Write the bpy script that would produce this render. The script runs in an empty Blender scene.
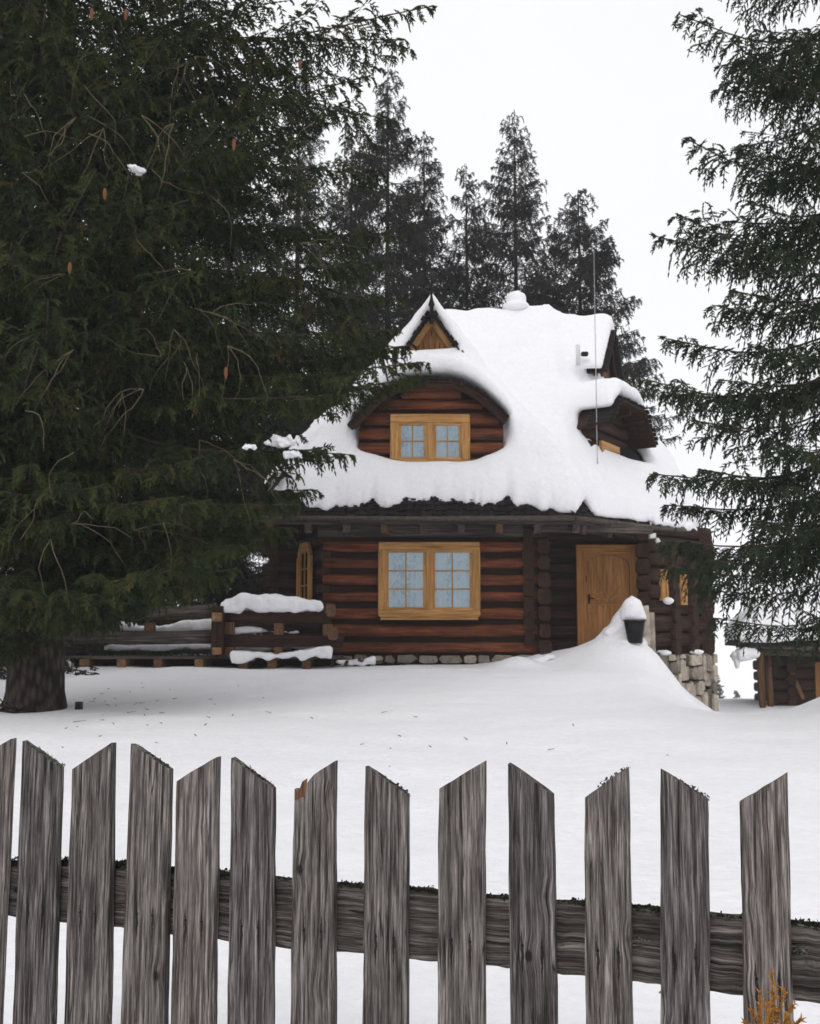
import bpy, math, random
import numpy as np
from mathutils import Vector, Matrix

scn = bpy.context.scene
col = scn.collection
rnd = random.Random(11)
RNG = np.random.default_rng(5)
F = 1100.0
EYE = 1.6
PT = math.atan(128 / F)
SP, CP = math.sin(PT), math.cos(PT)


def at(u, v, Y):
    """the point seen at pixel (u, v) of the photograph on the plane Y"""
    dx, dy = (u - 410) / F, -(v - 512) / F
    t = Y / (CP - dy * SP)
    return Vector((dx * t, Y, EYE + (SP + dy * CP) * t))


# ------------------------------------------------------------------ helpers
def tag(o, label=None, cat=None, group=None, kind=None):
    if label: o['label'] = label
    if cat: o['category'] = cat
    if group: o['group'] = group
    if kind: o['kind'] = kind
    return o


def empty(name, loc):
    o = bpy.data.objects.new(name, None)
    o.empty_display_size = .2
    o.location = loc
    col.objects.link(o)
    return o


def root_loc(p):
    v = Vector((0, 0, 0))
    while p is not None:
        v = v + Vector(p.location)
        p = p.parent
    return v


def link(name, me, mat, parent=None):
    o = bpy.data.objects.new(name, me)
    col.objects.link(o)
    if mat: me.materials.append(mat)
    if parent is not None: o.parent = parent
    return o


def np_mesh(name, V, faces, n, attrs=None, smooth=False):
    """fast mesh from arrays: V (N,3), faces (M,n)"""
    me = bpy.data.meshes.new(name)
    V = np.ascontiguousarray(V, dtype=np.float32)
    faces = np.ascontiguousarray(faces, dtype=np.int32)
    me.vertices.add(len(V))
    me.vertices.foreach_set('co', V.ravel())
    me.loops.add(faces.size)
    me.loops.foreach_set('vertex_index', faces.ravel())
    me.polygons.add(len(faces))
    me.polygons.foreach_set('loop_start', np.arange(0, faces.size, n, dtype=np.int32))
    me.polygons.foreach_set('loop_total', np.full(len(faces), n, dtype=np.int32))
    me.polygons.foreach_set('use_smooth', np.full(len(faces), smooth, dtype=bool))
    if attrs:
        for k, a in attrs.items():
            at_ = me.attributes.new(k, 'FLOAT', 'POINT')
            at_.data.foreach_set('value', np.ascontiguousarray(a, dtype=np.float32))
    me.update(calc_edges=True)
    return me


class MB:
    """collects boxes, tubes and polygons into one mesh; gc = grain coordinates"""
    def __init__(self):
        self.v, self.f, self.g, self.s = [], [], [], []

    def _add(self, vs, fs, gs, smooth=False):
        b = len(self.v)
        self.v += [Vector(x) for x in vs]
        self.g += [tuple(x) for x in gs]
        self.f += [[b + i for i in q] for q in fs]
        self.s += [smooth] * len(fs)

    def box(self, c, size, M=None, taper=1.0, jit=0.0):
        sx, sy, sz = [k / 2 for k in size]
        ax = max(range(3), key=lambda i: size[i])
        o = (rnd.uniform(0, 50), rnd.uniform(0, 50), rnd.uniform(0, 50))
        vs, gs = [], []
        for z in (-1, 1):
            for y in (-1, 1):
                for x in (-1, 1):
                    k = taper if z > 0 else 1
                    p = Vector((x * sx * k, y * sy * k, z * sz))
                    if jit: p += Vector([rnd.uniform(-jit, jit) for _ in range(3)])
                    q = [p[ax]] + [p[i] for i in range(3) if i != ax]
                    gs.append((q[0] + o[0], q[1] + o[1], q[2] + o[2]))
                    vs.append((M @ p if M else p) + Vector(c))
        fs = [(0, 2, 3, 1), (4, 5, 7, 6), (0, 1, 5, 4), (2, 6, 7, 3), (0, 4, 6, 2), (1, 3, 7, 5)]
        self._add(vs, fs, gs)

    def beam(self, a, b, w, h, up=(0, 0, 1)):
        a, b = Vector(a), Vector(b)
        x = (b - a).normalized()
        y = Vector(up).cross(x)
        y = y.normalized() if y.length > 1e-4 else Vector((0, 1, 0))
        z = x.cross(y)
        self.box((a + b) / 2, ((b - a).length, w, h), Matrix((x, y, z)).transposed())

    def tube(self, pts, rad, n=8, ry=None, caps=True, up=(0, 0, 1), smooth=True, sq=1.0):
        """rad: per point; ry: other half axis factor; sq < 1 squares the section"""
        pts = [Vector(p) for p in pts]
        o = (rnd.uniform(0, 50), rnd.uniform(0, 50), rnd.uniform(0, 50))
        vs, gs, fs = [], [], []
        s = 0
        for i, p in enumerate(pts):
            t = (pts[min(i + 1, len(pts) - 1)] - pts[max(i - 1, 0)]).normalized()
            y = Vector(up).cross(t)
            y = y.normalized() if y.length > 1e-3 else Vector((1, 0, 0)).cross(t).normalized()
            z = t.cross(y)
            r = rad[i] if hasattr(rad, '__len__') else rad
            if i: s += (p - pts[i - 1]).length
            for k in range(n):
                a = 2 * math.pi * (k + .5) / n
                ca, sa = math.cos(a), math.sin(a)
                ca = math.copysign(abs(ca) ** sq, ca); sa = math.copysign(abs(sa) ** sq, sa)
                d = y * (ca * r * (ry or 1)) + z * (sa * r)
                vs.append(p + d)
                gs.append((s + o[0], ca * r + o[1], sa * r + o[2]))
        for i in range(len(pts) - 1):
            for k in range(n):
                k2 = (k + 1) % n
                fs.append((i * n + k, i * n + k2, (i + 1) * n + k2, (i + 1) * n + k))
        self._add(vs, fs, gs, smooth)
        if caps:
            b = len(self.v) - len(vs)
            self.f.append([b + k for k in range(n)][::-1]); self.s.append(False)
            e = b + (len(pts) - 1) * n
            self.f.append([e + k for k in range(n)]); self.s.append(False)

    def prism(self, poly, d, M=None, o=(0, 0, 0), gax=None):
        """polygon in local (x, z), extruded along local y from 0 to d"""
        n = len(poly)
        r = (rnd.uniform(0, 50), rnd.uniform(0, 50), rnd.uniform(0, 50))
        vs, gs = [], []
        for y in (0, d):
            for (x, z) in poly:
                p = Vector((x, y, z))
                gs.append((z + r[0], x + r[1], y + r[2]) if gax == 'z' else (x + r[0], z + r[1], y + r[2]))
                vs.append((M @ p if M else p) + Vector(o))
        fs = [list(range(n)), list(range(2 * n - 1, n - 1, -1))]
        for k in range(n):
            k2 = (k + 1) % n
            fs.append([k2, k, n + k, n + k2])
        self._add(vs, fs, gs)

    def build(self, name, mat, parent=None, bevel=0, local=False):
        off = Vector((0, 0, 0)) if local or parent is None else root_loc(parent)
        me = bpy.data.meshes.new(name)
        me.from_pydata([tuple(v - off) for v in self.v], [], self.f)
        at_ = me.attributes.new('gc', 'FLOAT_VECTOR', 'POINT')
        at_.data.foreach_set('vector', np.array(self.g, dtype=np.float32).ravel())
        me.polygons.foreach_set('use_smooth', self.s)
        me.update()
        o = link(name, me, mat, parent)
        if bevel:
            m = o.modifiers.new('bevel', 'BEVEL'); m.width = bevel; m.segments = 2
            m.limit_method = 'ANGLE'; m.angle_limit = math.radians(50)
        return o


# value noise -------------------------------------------------------------
def vnoise(x, y, z, seed=0):
    r = np.random.default_rng(seed)
    T = r.random((32, 32, 32)).astype(np.float32) * 2 - 1
    xi, yi, zi = np.floor(x).astype(int), np.floor(y).astype(int), np.floor(z).astype(int)
    fx, fy, fz = x - xi, y - yi, z - zi
    fx, fy, fz = [f * f * (3 - 2 * f) for f in (fx, fy, fz)]
    out = 0
    for a in (0, 1):
        for b in (0, 1):
            for c in (0, 1):
                w = (fx if a else 1 - fx) * (fy if b else 1 - fy) * (fz if c else 1 - fz)
                out = out + w * T[(xi + a) % 32, (yi + b) % 32, (zi + c) % 32]
    return out


def ss(a, b, x):
    t = np.clip((x - a) / (b - a), 0, 1)
    return t * t * (3 - 2 * t)


def smin(a, b, k):
    h = np.clip(.5 + .5 * (b - a) / k, 0, 1)
    return b * (1 - h) + a * h - k * h * (1 - h)


def smax(a, b, k):
    return -smin(-a, -b, k)


def surface_nets(f, lo, hi, h):
    lo, hi = np.array(lo, float), np.array(hi, float)
    n = np.ceil((hi - lo) / h).astype(int) + 1
    ax = [lo[i] + h * np.arange(n[i]) for i in range(3)]
    X, Y, Z = np.meshgrid(*ax, indexing='ij')
    val = f(X.astype(np.float32), Y.astype(np.float32), Z.astype(np.float32)).astype(np.float32)
    val = np.pad(val[1:-1, 1:-1, 1:-1], 1, constant_values=1.0)
    ins = val < 0
    shp = tuple(n - 1)
    cnt = np.zeros(shp, np.float32); acc = np.zeros(shp + (3,), np.float32)
    sl = lambda o, A: A[o[0]:o[0] + shp[0], o[1]:o[1] + shp[1], o[2]:o[2] + shp[2]]
    for axis in range(3):
        for p in (0, 1):
            for q in (0, 1):
                a = [0, 0, 0]; oth = [i for i in range(3) if i != axis]
                a[oth[0]], a[oth[1]] = p, q
                b = list(a); b[axis] = 1
                va, vb = sl(a, val), sl(b, val)
                m = (va < 0) != (vb < 0)
                t = np.where(m, va / np.where(m, va - vb, 1), 0)
                cnt += m
                for i in range(3):
                    acc[..., i] += m * (a[i] + (t if i == axis else 0))
    act = cnt > 0
    idx = np.full(shp, -1, np.int64)
    idx[act] = np.arange(act.sum())
    ii = np.argwhere(act)
    V = lo + h * (ii + acc[act] / cnt[act][:, None])
    quads = []
    for axis in range(3):
        o1, o2 = [(1, 2), (2, 0), (0, 1)][axis]
        A = ins; s0 = [slice(1, -1)] * 3; s1 = [slice(1, -1)] * 3
        s0[axis] = slice(0, -1); s1[axis] = slice(1, None)
        ch = A[tuple(s0)] != A[tuple(s1)]
        e = np.argwhere(ch)
        sg = A[tuple(s0)][ch]
        for i in range(3):
            if i != axis: e[:, i] += 1
        def cell(d1, d2):
            c = e.copy(); c[:, o1] -= d1; c[:, o2] -= d2
            return idx[c[:, 0], c[:, 1], c[:, 2]]
        q = np.stack([cell(1, 1), cell(0, 1), cell(0, 0), cell(1, 0)], 1)
        q[~sg] = q[~sg][:, ::-1]
        quads.append(q)
    Q = np.concatenate(quads)
    Q = Q[(Q >= 0).all(1)]
    return V, Q


# ---------------------------------------------------------------- materials
def new_mat(name):
    m = bpy.data.materials.new(name); m.use_nodes = True
    nt = m.node_tree; N = nt.nodes
    b = N['Principled BSDF']
    return m, nt, N, b


def lnk(nt, a, b): nt.links.new(a, b)


def ramp(N, stops, interp='LINEAR'):
    r = N.new('ShaderNodeValToRGB'); cr = r.color_ramp; cr.interpolation = interp
    while len(cr.elements) < len(stops): cr.elements.new(.5)
    for e, (p, c) in zip(cr.elements, stops):
        e.position = p
        e.color = (c, c, c, 1) if not hasattr(c, '__len__') else tuple(c) + (1,)
    return r


def noise(nt, N, vec, scale, detail=4, rough=.55, dist=0):
    n = N.new('ShaderNodeTexNoise')
    n.inputs['Scale'].default_value = scale; n.inputs['Detail'].default_value = detail
    n.inputs['Roughness'].default_value = rough; n.inputs['Distortion'].default_value = dist
    if vec is not None: lnk(nt, vec, n.inputs['Vector'])
    return n.outputs['Fac']


def mapping(nt, N, vec, sc):
    m = N.new('ShaderNodeMapping'); m.inputs['Scale'].default_value = sc
    lnk(nt, vec, m.inputs['Vector'])
    return m.outputs['Vector']


def mixc(nt, N, fac, a, b, mode='MIX'):
    m = N.new('ShaderNodeMix'); m.data_type = 'RGBA'; m.blend_type = mode
    for s, x in ((m.inputs[0], fac), (m.inputs[6], a), (m.inputs[7], b)):
        if hasattr(x, 'is_linked'): lnk(nt, x, s)
        elif hasattr(x, '__len__'): s.default_value = tuple(x) + (1,)
        else: s.default_value = x if s == m.inputs[0] else (x, x, x, 1)
    return m.outputs[2]


def math_n(nt, N, op, a, b=0.0, c=None):
    m = N.new('ShaderNodeMath'); m.operation = op
    for i, x in enumerate((a, b, c)):
        if x is None: continue
        if hasattr(x, 'is_linked'): lnk(nt, x, m.inputs[i])
        else: m.inputs[i].default_value = x
    return m.outputs[0]


def bump(nt, N, b, h, strength, dist):
    bp = N.new('ShaderNodeBump'); bp.inputs['Strength'].default_value = strength
    bp.inputs['Distance'].default_value = dist
    lnk(nt, h, bp.inputs['Height']); lnk(nt, bp.outputs[0], b.inputs['Normal'])
    return bp


def wood(name, dark, mid, light, along=1.2, across=30, rough=.75, bs=.5, bd=.004, blotch=.5, knots=0.0, picket=False, crack=0):
    m, nt, N, b = new_mat(name)
    a = N.new('ShaderNodeAttribute'); a.attribute_name = 'gc'
    vec = a.outputs['Vector']
    kn = None
    if knots:
        kv = mapping(nt, N, vec, (7.0, 11.0, .02))
        vo = N.new('ShaderNodeTexVoronoi'); vo.inputs['Scale'].default_value = 1.0
        lnk(nt, kv, vo.inputs['Vector'])
        kd = vo.outputs['Distance']
        sc_ = N.new('ShaderNodeSeparateColor'); lnk(nt, vo.outputs['Color'], sc_.inputs[0])
        gate = math_n(nt, N, 'GREATER_THAN', sc_.outputs[0], 1 - .14 * knots)
        kn = math_n(nt, N, 'MULTIPLY', gate, math_n(nt, N, 'SUBTRACT', 1.0, ramp_f(nt, N, kd, [(.07, 0.0), (.12, 1.0)])))
        halo = math_n(nt, N, 'MULTIPLY', gate, math_n(nt, N, 'SUBTRACT', 1.0, ramp_f(nt, N, kd, [(.0, 0.0), (.32, 1.0)])))
        va = N.new('ShaderNodeVectorMath'); va.operation = 'MULTIPLY_ADD'
        cmb = N.new('ShaderNodeCombineXYZ')
        lnk(nt, halo, cmb.inputs[1])
        lnk(nt, cmb.outputs[0], va.inputs[0]); va.inputs[1].default_value = (0, .008, 0)
        lnk(nt, vec, va.inputs[2]); vec = va.outputs[0]
    g = noise(nt, N, mapping(nt, N, vec, (along, across, across)), 1.0, 8, .68, .5)
    fine = noise(nt, N, mapping(nt, N, vec, (along * 2.5, across * 5, across * 5)), 1.0, 5, .65, .2)
    bl = noise(nt, N, mapping(nt, N, vec, (along * 1.2, across * .22, across * .22)), 1.0, 4, .6, .3)
    c = ramp(N, [(.35, dark), (.49, mid), (.66, light)] if crack else [(.30, dark), (.5, mid), (.72, light)])
    lnk(nt, g, c.inputs[0])
    bf = ramp(N, [(.3, 1 - blotch), (.7, 1 + blotch * .35)])
    lnk(nt, bl, bf.inputs[0])
    ff = ramp(N, [(.40, .30), (.54, 1.08)])
    lnk(nt, fine, ff.inputs[0])
    cc = mixc(nt, N, 1.0, c.outputs[0], bf.outputs[0], 'MULTIPLY')
    cc = mixc(nt, N, .75, cc, ff.outputs[0], 'MULTIPLY')
    if kn is not None:
        cc = mixc(nt, N, math_n(nt, N, 'MULTIPLY', kn, .85), cc, (dark[0] * .35, dark[1] * .33, dark[2] * .32))
    h = math_n(nt, N, 'ADD', g, math_n(nt, N, 'MULTIPLY', fine, .6))
    if crack:
        cn = noise(nt, N, mapping(nt, N, vec, (1.1, crack, crack)), 1.0, 3, .5, .3)
        ck = math_n(nt, N, 'ABSOLUTE', math_n(nt, N, 'SUBTRACT', cn, .5))
        ck = math_n(nt, N, 'SUBTRACT', 1.0, ramp_f(nt, N, ck, [(.0, 0.0), (.013, 1.0)]))
        ck = math_n(nt, N, 'MULTIPLY', ck, ramp_f(nt, N, bl, [(.42, 0.0), (.58, .9)]))
        cc = mixc(nt, N, ck, cc, tuple(q * .35 for q in dark))
        h = math_n(nt, N, 'SUBTRACT', h, math_n(nt, N, 'MULTIPLY', ck, 1.2))
    if picket:
        # rust streaks around the two nails (object origin = nail height)
        tc = N.new('ShaderNodeTexCoord'); sx = N.new('ShaderNodeSeparateXYZ')
        lnk(nt, tc.outputs['Object'], sx.inputs[0])
        wob = noise(nt, N, tc.outputs['Object'], 60, 2)
        oi = N.new('ShaderNodeObjectInfo')
        ax_ = math_n(nt, N, 'ABSOLUTE', math_n(nt, N, 'ADD', sx.outputs[0], math_n(nt, N, 'MULTIPLY', math_n(nt, N, 'SUBTRACT', wob, .5), .008)))
        dx = math_n(nt, N, 'ABSOLUTE', math_n(nt, N, 'SUBTRACT', ax_, .022))
        # only below / above the nail for a few cm, width shrinking away from it
        az = math_n(nt, N, 'ABSOLUTE', math_n(nt, N, 'ADD', sx.outputs[2], .012))
        w = math_n(nt, N, 'MULTIPLY', math_n(nt, N, 'SUBTRACT', .055, az), .07)
        k = math_n(nt, N, 'MULTIPLY', math_n(nt, N, 'GREATER_THAN', math_n(nt, N, 'SUBTRACT', w, dx), 0.0), .85)
        fr = math_n(nt, N, 'LESS_THAN', sx.outputs[1], 0.0)
        cc = mixc(nt, N, math_n(nt, N, 'MULTIPLY', k, fr), cc, (.012, .009, .008))
        tint = ramp(N, [(0, (.72, .70, .71)), (.5, (1.0, .96, .93)), (1, (1.25, 1.17, 1.12))])
        lnk(nt, oi.outputs['Random'], tint.inputs[0])
        cc = mixc(nt, N, 1.0, cc, tint.outputs[0], 'MULTIPLY')
    lnk(nt, cc, b.inputs['Base Color'])
    b.inputs['Roughness'].default_value = rough
    b.inputs['Specular IOR Level'].default_value = .12
    bump(nt, N, b, h, bs, bd)
    return m


def ramp_f(nt, N, src, stops):
    r = ramp(N, stops); lnk(nt, src, r.inputs[0])
    return r.outputs[0]


def plain(name, colr, rough=.6, metal=0, var=.25, scale=8, bs=0, bd=.01):
    m, nt, N, b = new_mat(name)
    tc = N.new('ShaderNodeTexCoord')
    n = noise(nt, N, tc.outputs['Object'], scale, 6, .6)
    d = tuple(c * (1 - var) for c in colr); l = tuple(min(1, c * (1 + var)) for c in colr)
    c = ramp(N, [(.3, d), (.7, l)]); lnk(nt, n, c.inputs[0])
    lnk(nt, c.outputs[0], b.inputs['Base Color'])
    b.inputs['Roughness'].default_value = rough; b.inputs['Metallic'].default_value = metal
    b.inputs['Specular IOR Level'].default_value = .12
    if bs: bump(nt, N, b, n, bs, bd)
    return m


def snow_mat(name, ground=False):
    m, nt, N, b = new_mat(name)
    tc = N.new('ShaderNodeTexCoord')
    v = tc.outputs['Object']
    n1 = noise(nt, N, v, 1.6, 5, .55)
    n2 = noise(nt, N, v, 14, 6, .62)
    n3 = noise(nt, N, v, 130, 3, .6)
    c = ramp(N, [(.3, (.83, .825, .855)), (.7, (.90, .895, .915))]); lnk(nt, n2, c.inputs[0])
    colr = c.outputs[0]
    if ground:
        # needle litter: sparse dark specks
        vo = N.new('ShaderNodeTexVoronoi'); vo.inputs['Scale'].default_value = 3.2
        lnk(nt, mapping(nt, N, v, (1, .8, 1)), vo.inputs['Vector'])
        sp = math_n(nt, N, 'LESS_THAN', vo.outputs['Distance'], .028)
        area = ramp(N, [(.56, 0.0), (.7, .8)]); lnk(nt, noise(nt, N, v, .35, 3), area.inputs[0])
        colr = mixc(nt, N, math_n(nt, N, 'MULTIPLY', sp, area.outputs[0]), colr, (.10, .075, .05))
    lnk(nt, colr, b.inputs['Base Color'])
    b.inputs['Roughness'].default_value = .7
    b.inputs['Specular IOR Level'].default_value = .25
    h = math_n(nt, N, 'ADD', math_n(nt, N, 'MULTIPLY', n1, 1.0), math_n(nt, N, 'MULTIPLY', n2, .35))
    h = math_n(nt, N, 'ADD', h, math_n(nt, N, 'MULTIPLY', n3, .05))
    bump(nt, N, b, h, .55, .09)
    return m


def needle_mat(name, dark, light, dead=(.10, .065, .03)):
    m, nt, N, b = new_mat(name)
    a = N.new('ShaderNodeAttribute'); a.attribute_name = 'tint'
    tc = N.new('ShaderNodeTexCoord')
    big = noise(nt, N, tc.outputs['Object'], .9, 4, .6)
    f = math_n(nt, N, 'ADD', math_n(nt, N, 'MULTIPLY', a.outputs['Fac'], .6), math_n(nt, N, 'MULTIPLY', big, .5))
    f = math_n(nt, N, 'ADD', math_n(nt, N, 'MULTIPLY', math_n(nt, N, 'SUBTRACT', noise(nt, N, tc.outputs['Object'], 3.2, 3, .6), .5), .9), f)
    c = ramp(N, [(.22, dark), (.55, tuple(.55 * p + .45 * q for p, q in zip(dark, light))), (.9, light)]); lnk(nt, f, c.inputs[0])
    brown = ramp(N, [(.60, 0.0), (.72, .75)]); lnk(nt, noise(nt, N, tc.outputs['Object'], 1.7, 3), brown.inputs[0])
    lnk(nt, mixc(nt, N, brown.outputs[0], c.outputs[0], dead), b.inputs['Base Color'])
    b.inputs['Roughness'].default_value = .7
    b.inputs['Specular IOR Level'].default_value = .08
    return m


def bark_mat(name, dark, light):
    m, nt, N, b = new_mat(name)
    tc = N.new('ShaderNodeTexCoord')
    v = mapping(nt, N, tc.outputs['Object'], (14, 14, 5))
    vo = N.new('ShaderNodeTexVoronoi'); vo.inputs['Scale'].default_value = 1.0
    lnk(nt, v, vo.inputs['Vector'])
    n = noise(nt, N, v, 2.0, 6, .65)
    h = math_n(nt, N, 'ADD', vo.outputs['Distance'], math_n(nt, N, 'MULTIPLY', n, .7))
    c = ramp(N, [(.4, light), (1.0, dark)]); lnk(nt, h, c.inputs[0])
    lnk(nt, c.outputs[0], b.inputs['Base Color'])
    b.inputs['Roughness'].default_value = .95
    b.inputs['Specular IOR Level'].default_value = .1
    bump(nt, N, b, h, -.9, .05)
    return m


def stone_mat(name, a, bcol, scale=2.5):
    m, nt, N, b = new_mat(name)
    at_ = N.new('ShaderNodeAttribute'); at_.attribute_name = 'gc'
    tc = N.new('ShaderNodeTexCoord')
    wn = N.new('ShaderNodeTexWhiteNoise'); wn.noise_dimensions = '3D'
    # one value per stone: its own grain offset, rounded
    sn = N.new('ShaderNodeVectorMath'); sn.operation = 'SNAP'; sn.inputs[1].default_value = (2, 2, 2)
    lnk(nt, at_.outputs['Vector'], sn.inputs[0]); lnk(nt, sn.outputs[0], wn.inputs['Vector'])
    n = noise(nt, N, tc.outputs['Object'], 9, 7, .65)
    c = ramp(N, [(.0, a), (.5, bcol), (1, tuple(min(1, x * 1.5) for x in bcol))]); lnk(nt, wn.outputs['Value'], c.inputs[0])
    f = ramp(N, [(.3, .45), (.7, 1.15)]); lnk(nt, n, f.inputs[0])
    lnk(nt, mixc(nt, N, 1.0, c.outputs[0], f.outputs[0], 'MULTIPLY'), b.inputs['Base Color'])
    b.inputs['Roughness'].default_value = .85
    bump(nt, N, b, n, .6, .02)
    return m


def glass_mat(name):
    m, nt, N, b = new_mat(name)
    N.remove(b)
    out = N['Material Output']
    tr = N.new('ShaderNodeBsdfTransparent'); tr.inputs[0].default_value = (.93, .98, 1, 1)
    gl = N.new('ShaderNodeBsdfGlossy'); gl.inputs['Roughness'].default_value = .03
    gl.inputs[0].default_value = (.85, .93, 1, 1)
    tc = N.new('ShaderNodeTexCoord')
    bp = N.new('ShaderNodeBump'); bp.inputs['Strength'].default_value = .15; bp.inputs['Distance'].default_value = .02
    lnk(nt, noise(nt, N, tc.outputs['Object'], 5, 2), bp.inputs['Height']); lnk(nt, bp.outputs[0], gl.inputs['Normal'])
    fr = N.new('ShaderNodeFresnel'); fr.inputs['IOR'].default_value = 1.9
    mx = N.new('ShaderNodeMixShader')
    lnk(nt, fr.outputs[0], mx.inputs[0]); lnk(nt, tr.outputs[0], mx.inputs[1]); lnk(nt, gl.outputs[0], mx.inputs[2])
    lnk(nt, mx.outputs[0], out.inputs['Surface'])
    return m


def curtain_mat(name):
    m, nt, N, b = new_mat(name)
    tc = N.new('ShaderNodeTexCoord')
    v = tc.outputs['Object']
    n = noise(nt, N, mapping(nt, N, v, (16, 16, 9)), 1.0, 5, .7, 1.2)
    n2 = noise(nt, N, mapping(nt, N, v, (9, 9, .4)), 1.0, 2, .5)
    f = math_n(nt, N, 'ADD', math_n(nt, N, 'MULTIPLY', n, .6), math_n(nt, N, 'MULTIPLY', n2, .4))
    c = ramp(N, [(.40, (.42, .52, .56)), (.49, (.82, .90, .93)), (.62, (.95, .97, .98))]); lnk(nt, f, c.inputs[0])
    lnk(nt, c.outputs[0], b.inputs['Base Color'])
    b.inputs['Roughness'].default_value = .9
    bump(nt, N, b, n2, .5, .03)
    return m


M_SNOW = snow_mat('snow')
M_GSNOW = snow_mat('ground_snow', True)
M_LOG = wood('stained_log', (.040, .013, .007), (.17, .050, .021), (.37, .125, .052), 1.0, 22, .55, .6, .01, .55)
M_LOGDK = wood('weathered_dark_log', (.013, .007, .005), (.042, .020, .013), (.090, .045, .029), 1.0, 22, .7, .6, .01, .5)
M_CHINK = plain('dark_chinking', (.022, .012, .009), .95, 0, .5, 30)
M_PINE = wood('honey_pine', (.34, .155, .046), (.52, .27, .092), (.66, .385, .155), 1.0, 26, .5, .25, .003, .25, 1.0)
M_PINEDK = wood('aged_pine', (.08, .040, .020), (.155, .082, .043), (.25, .145, .08), 1.0, 26, .6, .35, .004, .35, .8)
M_DOOR = wood('door_pine', (.25, .108, .030), (.36, .165, .052), (.46, .23, .08), .8, 22, .5, .25, .003, .25, .5)
M_GREYWOOD = wood('grey_weathered_timber', (.032, .026, .023), (.095, .078, .068), (.20, .168, .148), 1.0, 30, .85, .7, .006, .5, .7, False, 20)
M_ENDGRAIN = wood('cut_log_end', (.16, .08, .04), (.30, .17, .085), (.42, .26, .14), 5, 25, .8, .4, .004, .4)
M_PICKET = wood('weathered_picket_wood', (.030, .026, .025), (.142, .129, .124), (.39, .365, .352), 4.6, 125, .85, 1.0, .003, .5, 3.0, True, 34)
M_RAIL = wood('weathered_rail_wood', (.026, .022, .020), (.100, .088, .081), (.27, .242, .226), 4.0, 105, .9, 1.0, .004, .6, 1.2, False, 36)
M_SHAKE = wood('dark_roof_shakes', (.007, .006, .006), (.020, .016, .016), (.045, .037, .035), 1.5, 30, .85, .6, .008, .5)
M_STONE = stone_mat('foundation_stone', (.11, .09, .075), (.26, .225, .185))
M_SLAB = stone_mat('pale_stone_slabs', (.09, .068, .05), (.36, .31, .25))
M_ROCK = plain('dark_rock', (.055, .048, .044), .85, 0, .5, 14, .8, .04)
M_METAL = plain('dull_gutter_metal', (.075, .060, .052), .5, .4, .4, 12)
M_BLACK = plain('dark_iron', (.015, .015, .016), .5, .5, .3, 20)
M_WHITE = plain('white_painted_metal', (.65, .65, .66), .4, .1, .1, 20)
M_STEEL = plain('grey_steel_wire', (.35, .35, .36), .4, .7, .1, 20)
M_GLASS = glass_mat('window_glass')
M_CURT = curtain_mat('lace_curtain')
M_ROOM = plain('painted_room_dark', (.02, .02, .02), .9)  # near-black colour standing for the shade inside the rooms
M_NEED = needle_mat('spruce_needles', (.007, .017, .008), (.066, .086, .026), (.125, .082, .032))
M_NEED2 = needle_mat('spruce_needles_blue', (.012, .022, .014), (.050, .070, .036), (.06, .052, .03))
M_NEEDFAR = needle_mat('spruce_needles_hazed', (.024, .027, .025), (.052, .056, .047), (.07, .058, .045))  # greyed and lightened: part of the distance haze is put into the colour
M_BARK = bark_mat('spruce_bark', (.016, .012, .011), (.085, .066, .056))
M_TWIG = plain('twig_bark', (.075, .058, .045), .9, 0, .4, 9)
M_DEADTWIG = plain('dead_twig_bark', (.115, .092, .06), .9, 0, .4, 9)
M_CONE = plain('spruce_cone_scales', (.15, .065, .03), .6, 0, .4, 60, .5, .01)
M_LICHEN = plain('grey_lichen', (.12, .125, .10), .95, 0, .6, 60)
M_MOSS = plain('dark_moss', (.030, .030, .022), .95, 0, .7, 70)
M_THUJA = plain('dry_orange_foliage', (.30, .135, .025), .8, 0, .45, 30)
M_RAW = wood('raw_split_wood', (.09, .045, .025), (.20, .10, .055), (.33, .19, .11), 3, 60, .8, .6, .003, .3)


# ------------------------------------------------------------------- ground
def ground(x, y):
    b = np.interp(y, [-60, 0, 2.6, 6, 10, 13.7, 18, 20, 22, 26, 40, 70, 200],
                  [.1, .22, .27, .48, .69, .87, 1.03, 1.09, 1.13, 1.2, 1.3, 1.2, 1.2])
    # dip and drop past the right corner of the cabin
    x0 = 4.3 + (y - 21) * .225
    b = b - 1.3 * ss(0, 2.0, x - x0) * ss(9.5, 21, y)
    b = b + .86 * np.exp(-((x - 6.2) / 1.8) ** 2 - ((y - 12.5) / 2.0) ** 2)
    # valley and far hillside
    b = b - 6.0 * ss(30, 75, y) * ss(2, 25, x) - 2.5 * ss(30, 60, y) * (1 - ss(2, 25, x))
    b = b - 12 * ss(80, 220, y) + 95 * ss(300, 480, y)
    # drift that runs up to the cabin door
    b = b + .20 * np.exp(-((x - 2.0) / .42) ** 2 - ((y - 20.7) / .6) ** 2)
    b = b + .62 * np.exp(-((x - 4.05) / .85) ** 2 - ((y - 21.2) / .9) ** 2)
    b = b + .22 * np.exp(-((x - 3.0) / 1.0) ** 2 - ((y - 22.0) / .8) ** 2)
    nz = .05 * vnoise(x * .45, y * .45, x * 0, 1) + .022 * vnoise(x * 1.7, y * 1.7, x * 0, 2) + .006 * vnoise(x * 5, y * 5, x * 0, 4) + .25 * vnoise(x * .05, y * .05, x * 0, 3) * ss(25, 60, np.hypot(x, y))
    # well round the big trunk
    d = np.hypot(x + 4.67, y - 13.7)
    nz = nz - .10 * np.exp(-(d / .75) ** 2)
    return b + nz


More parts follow.
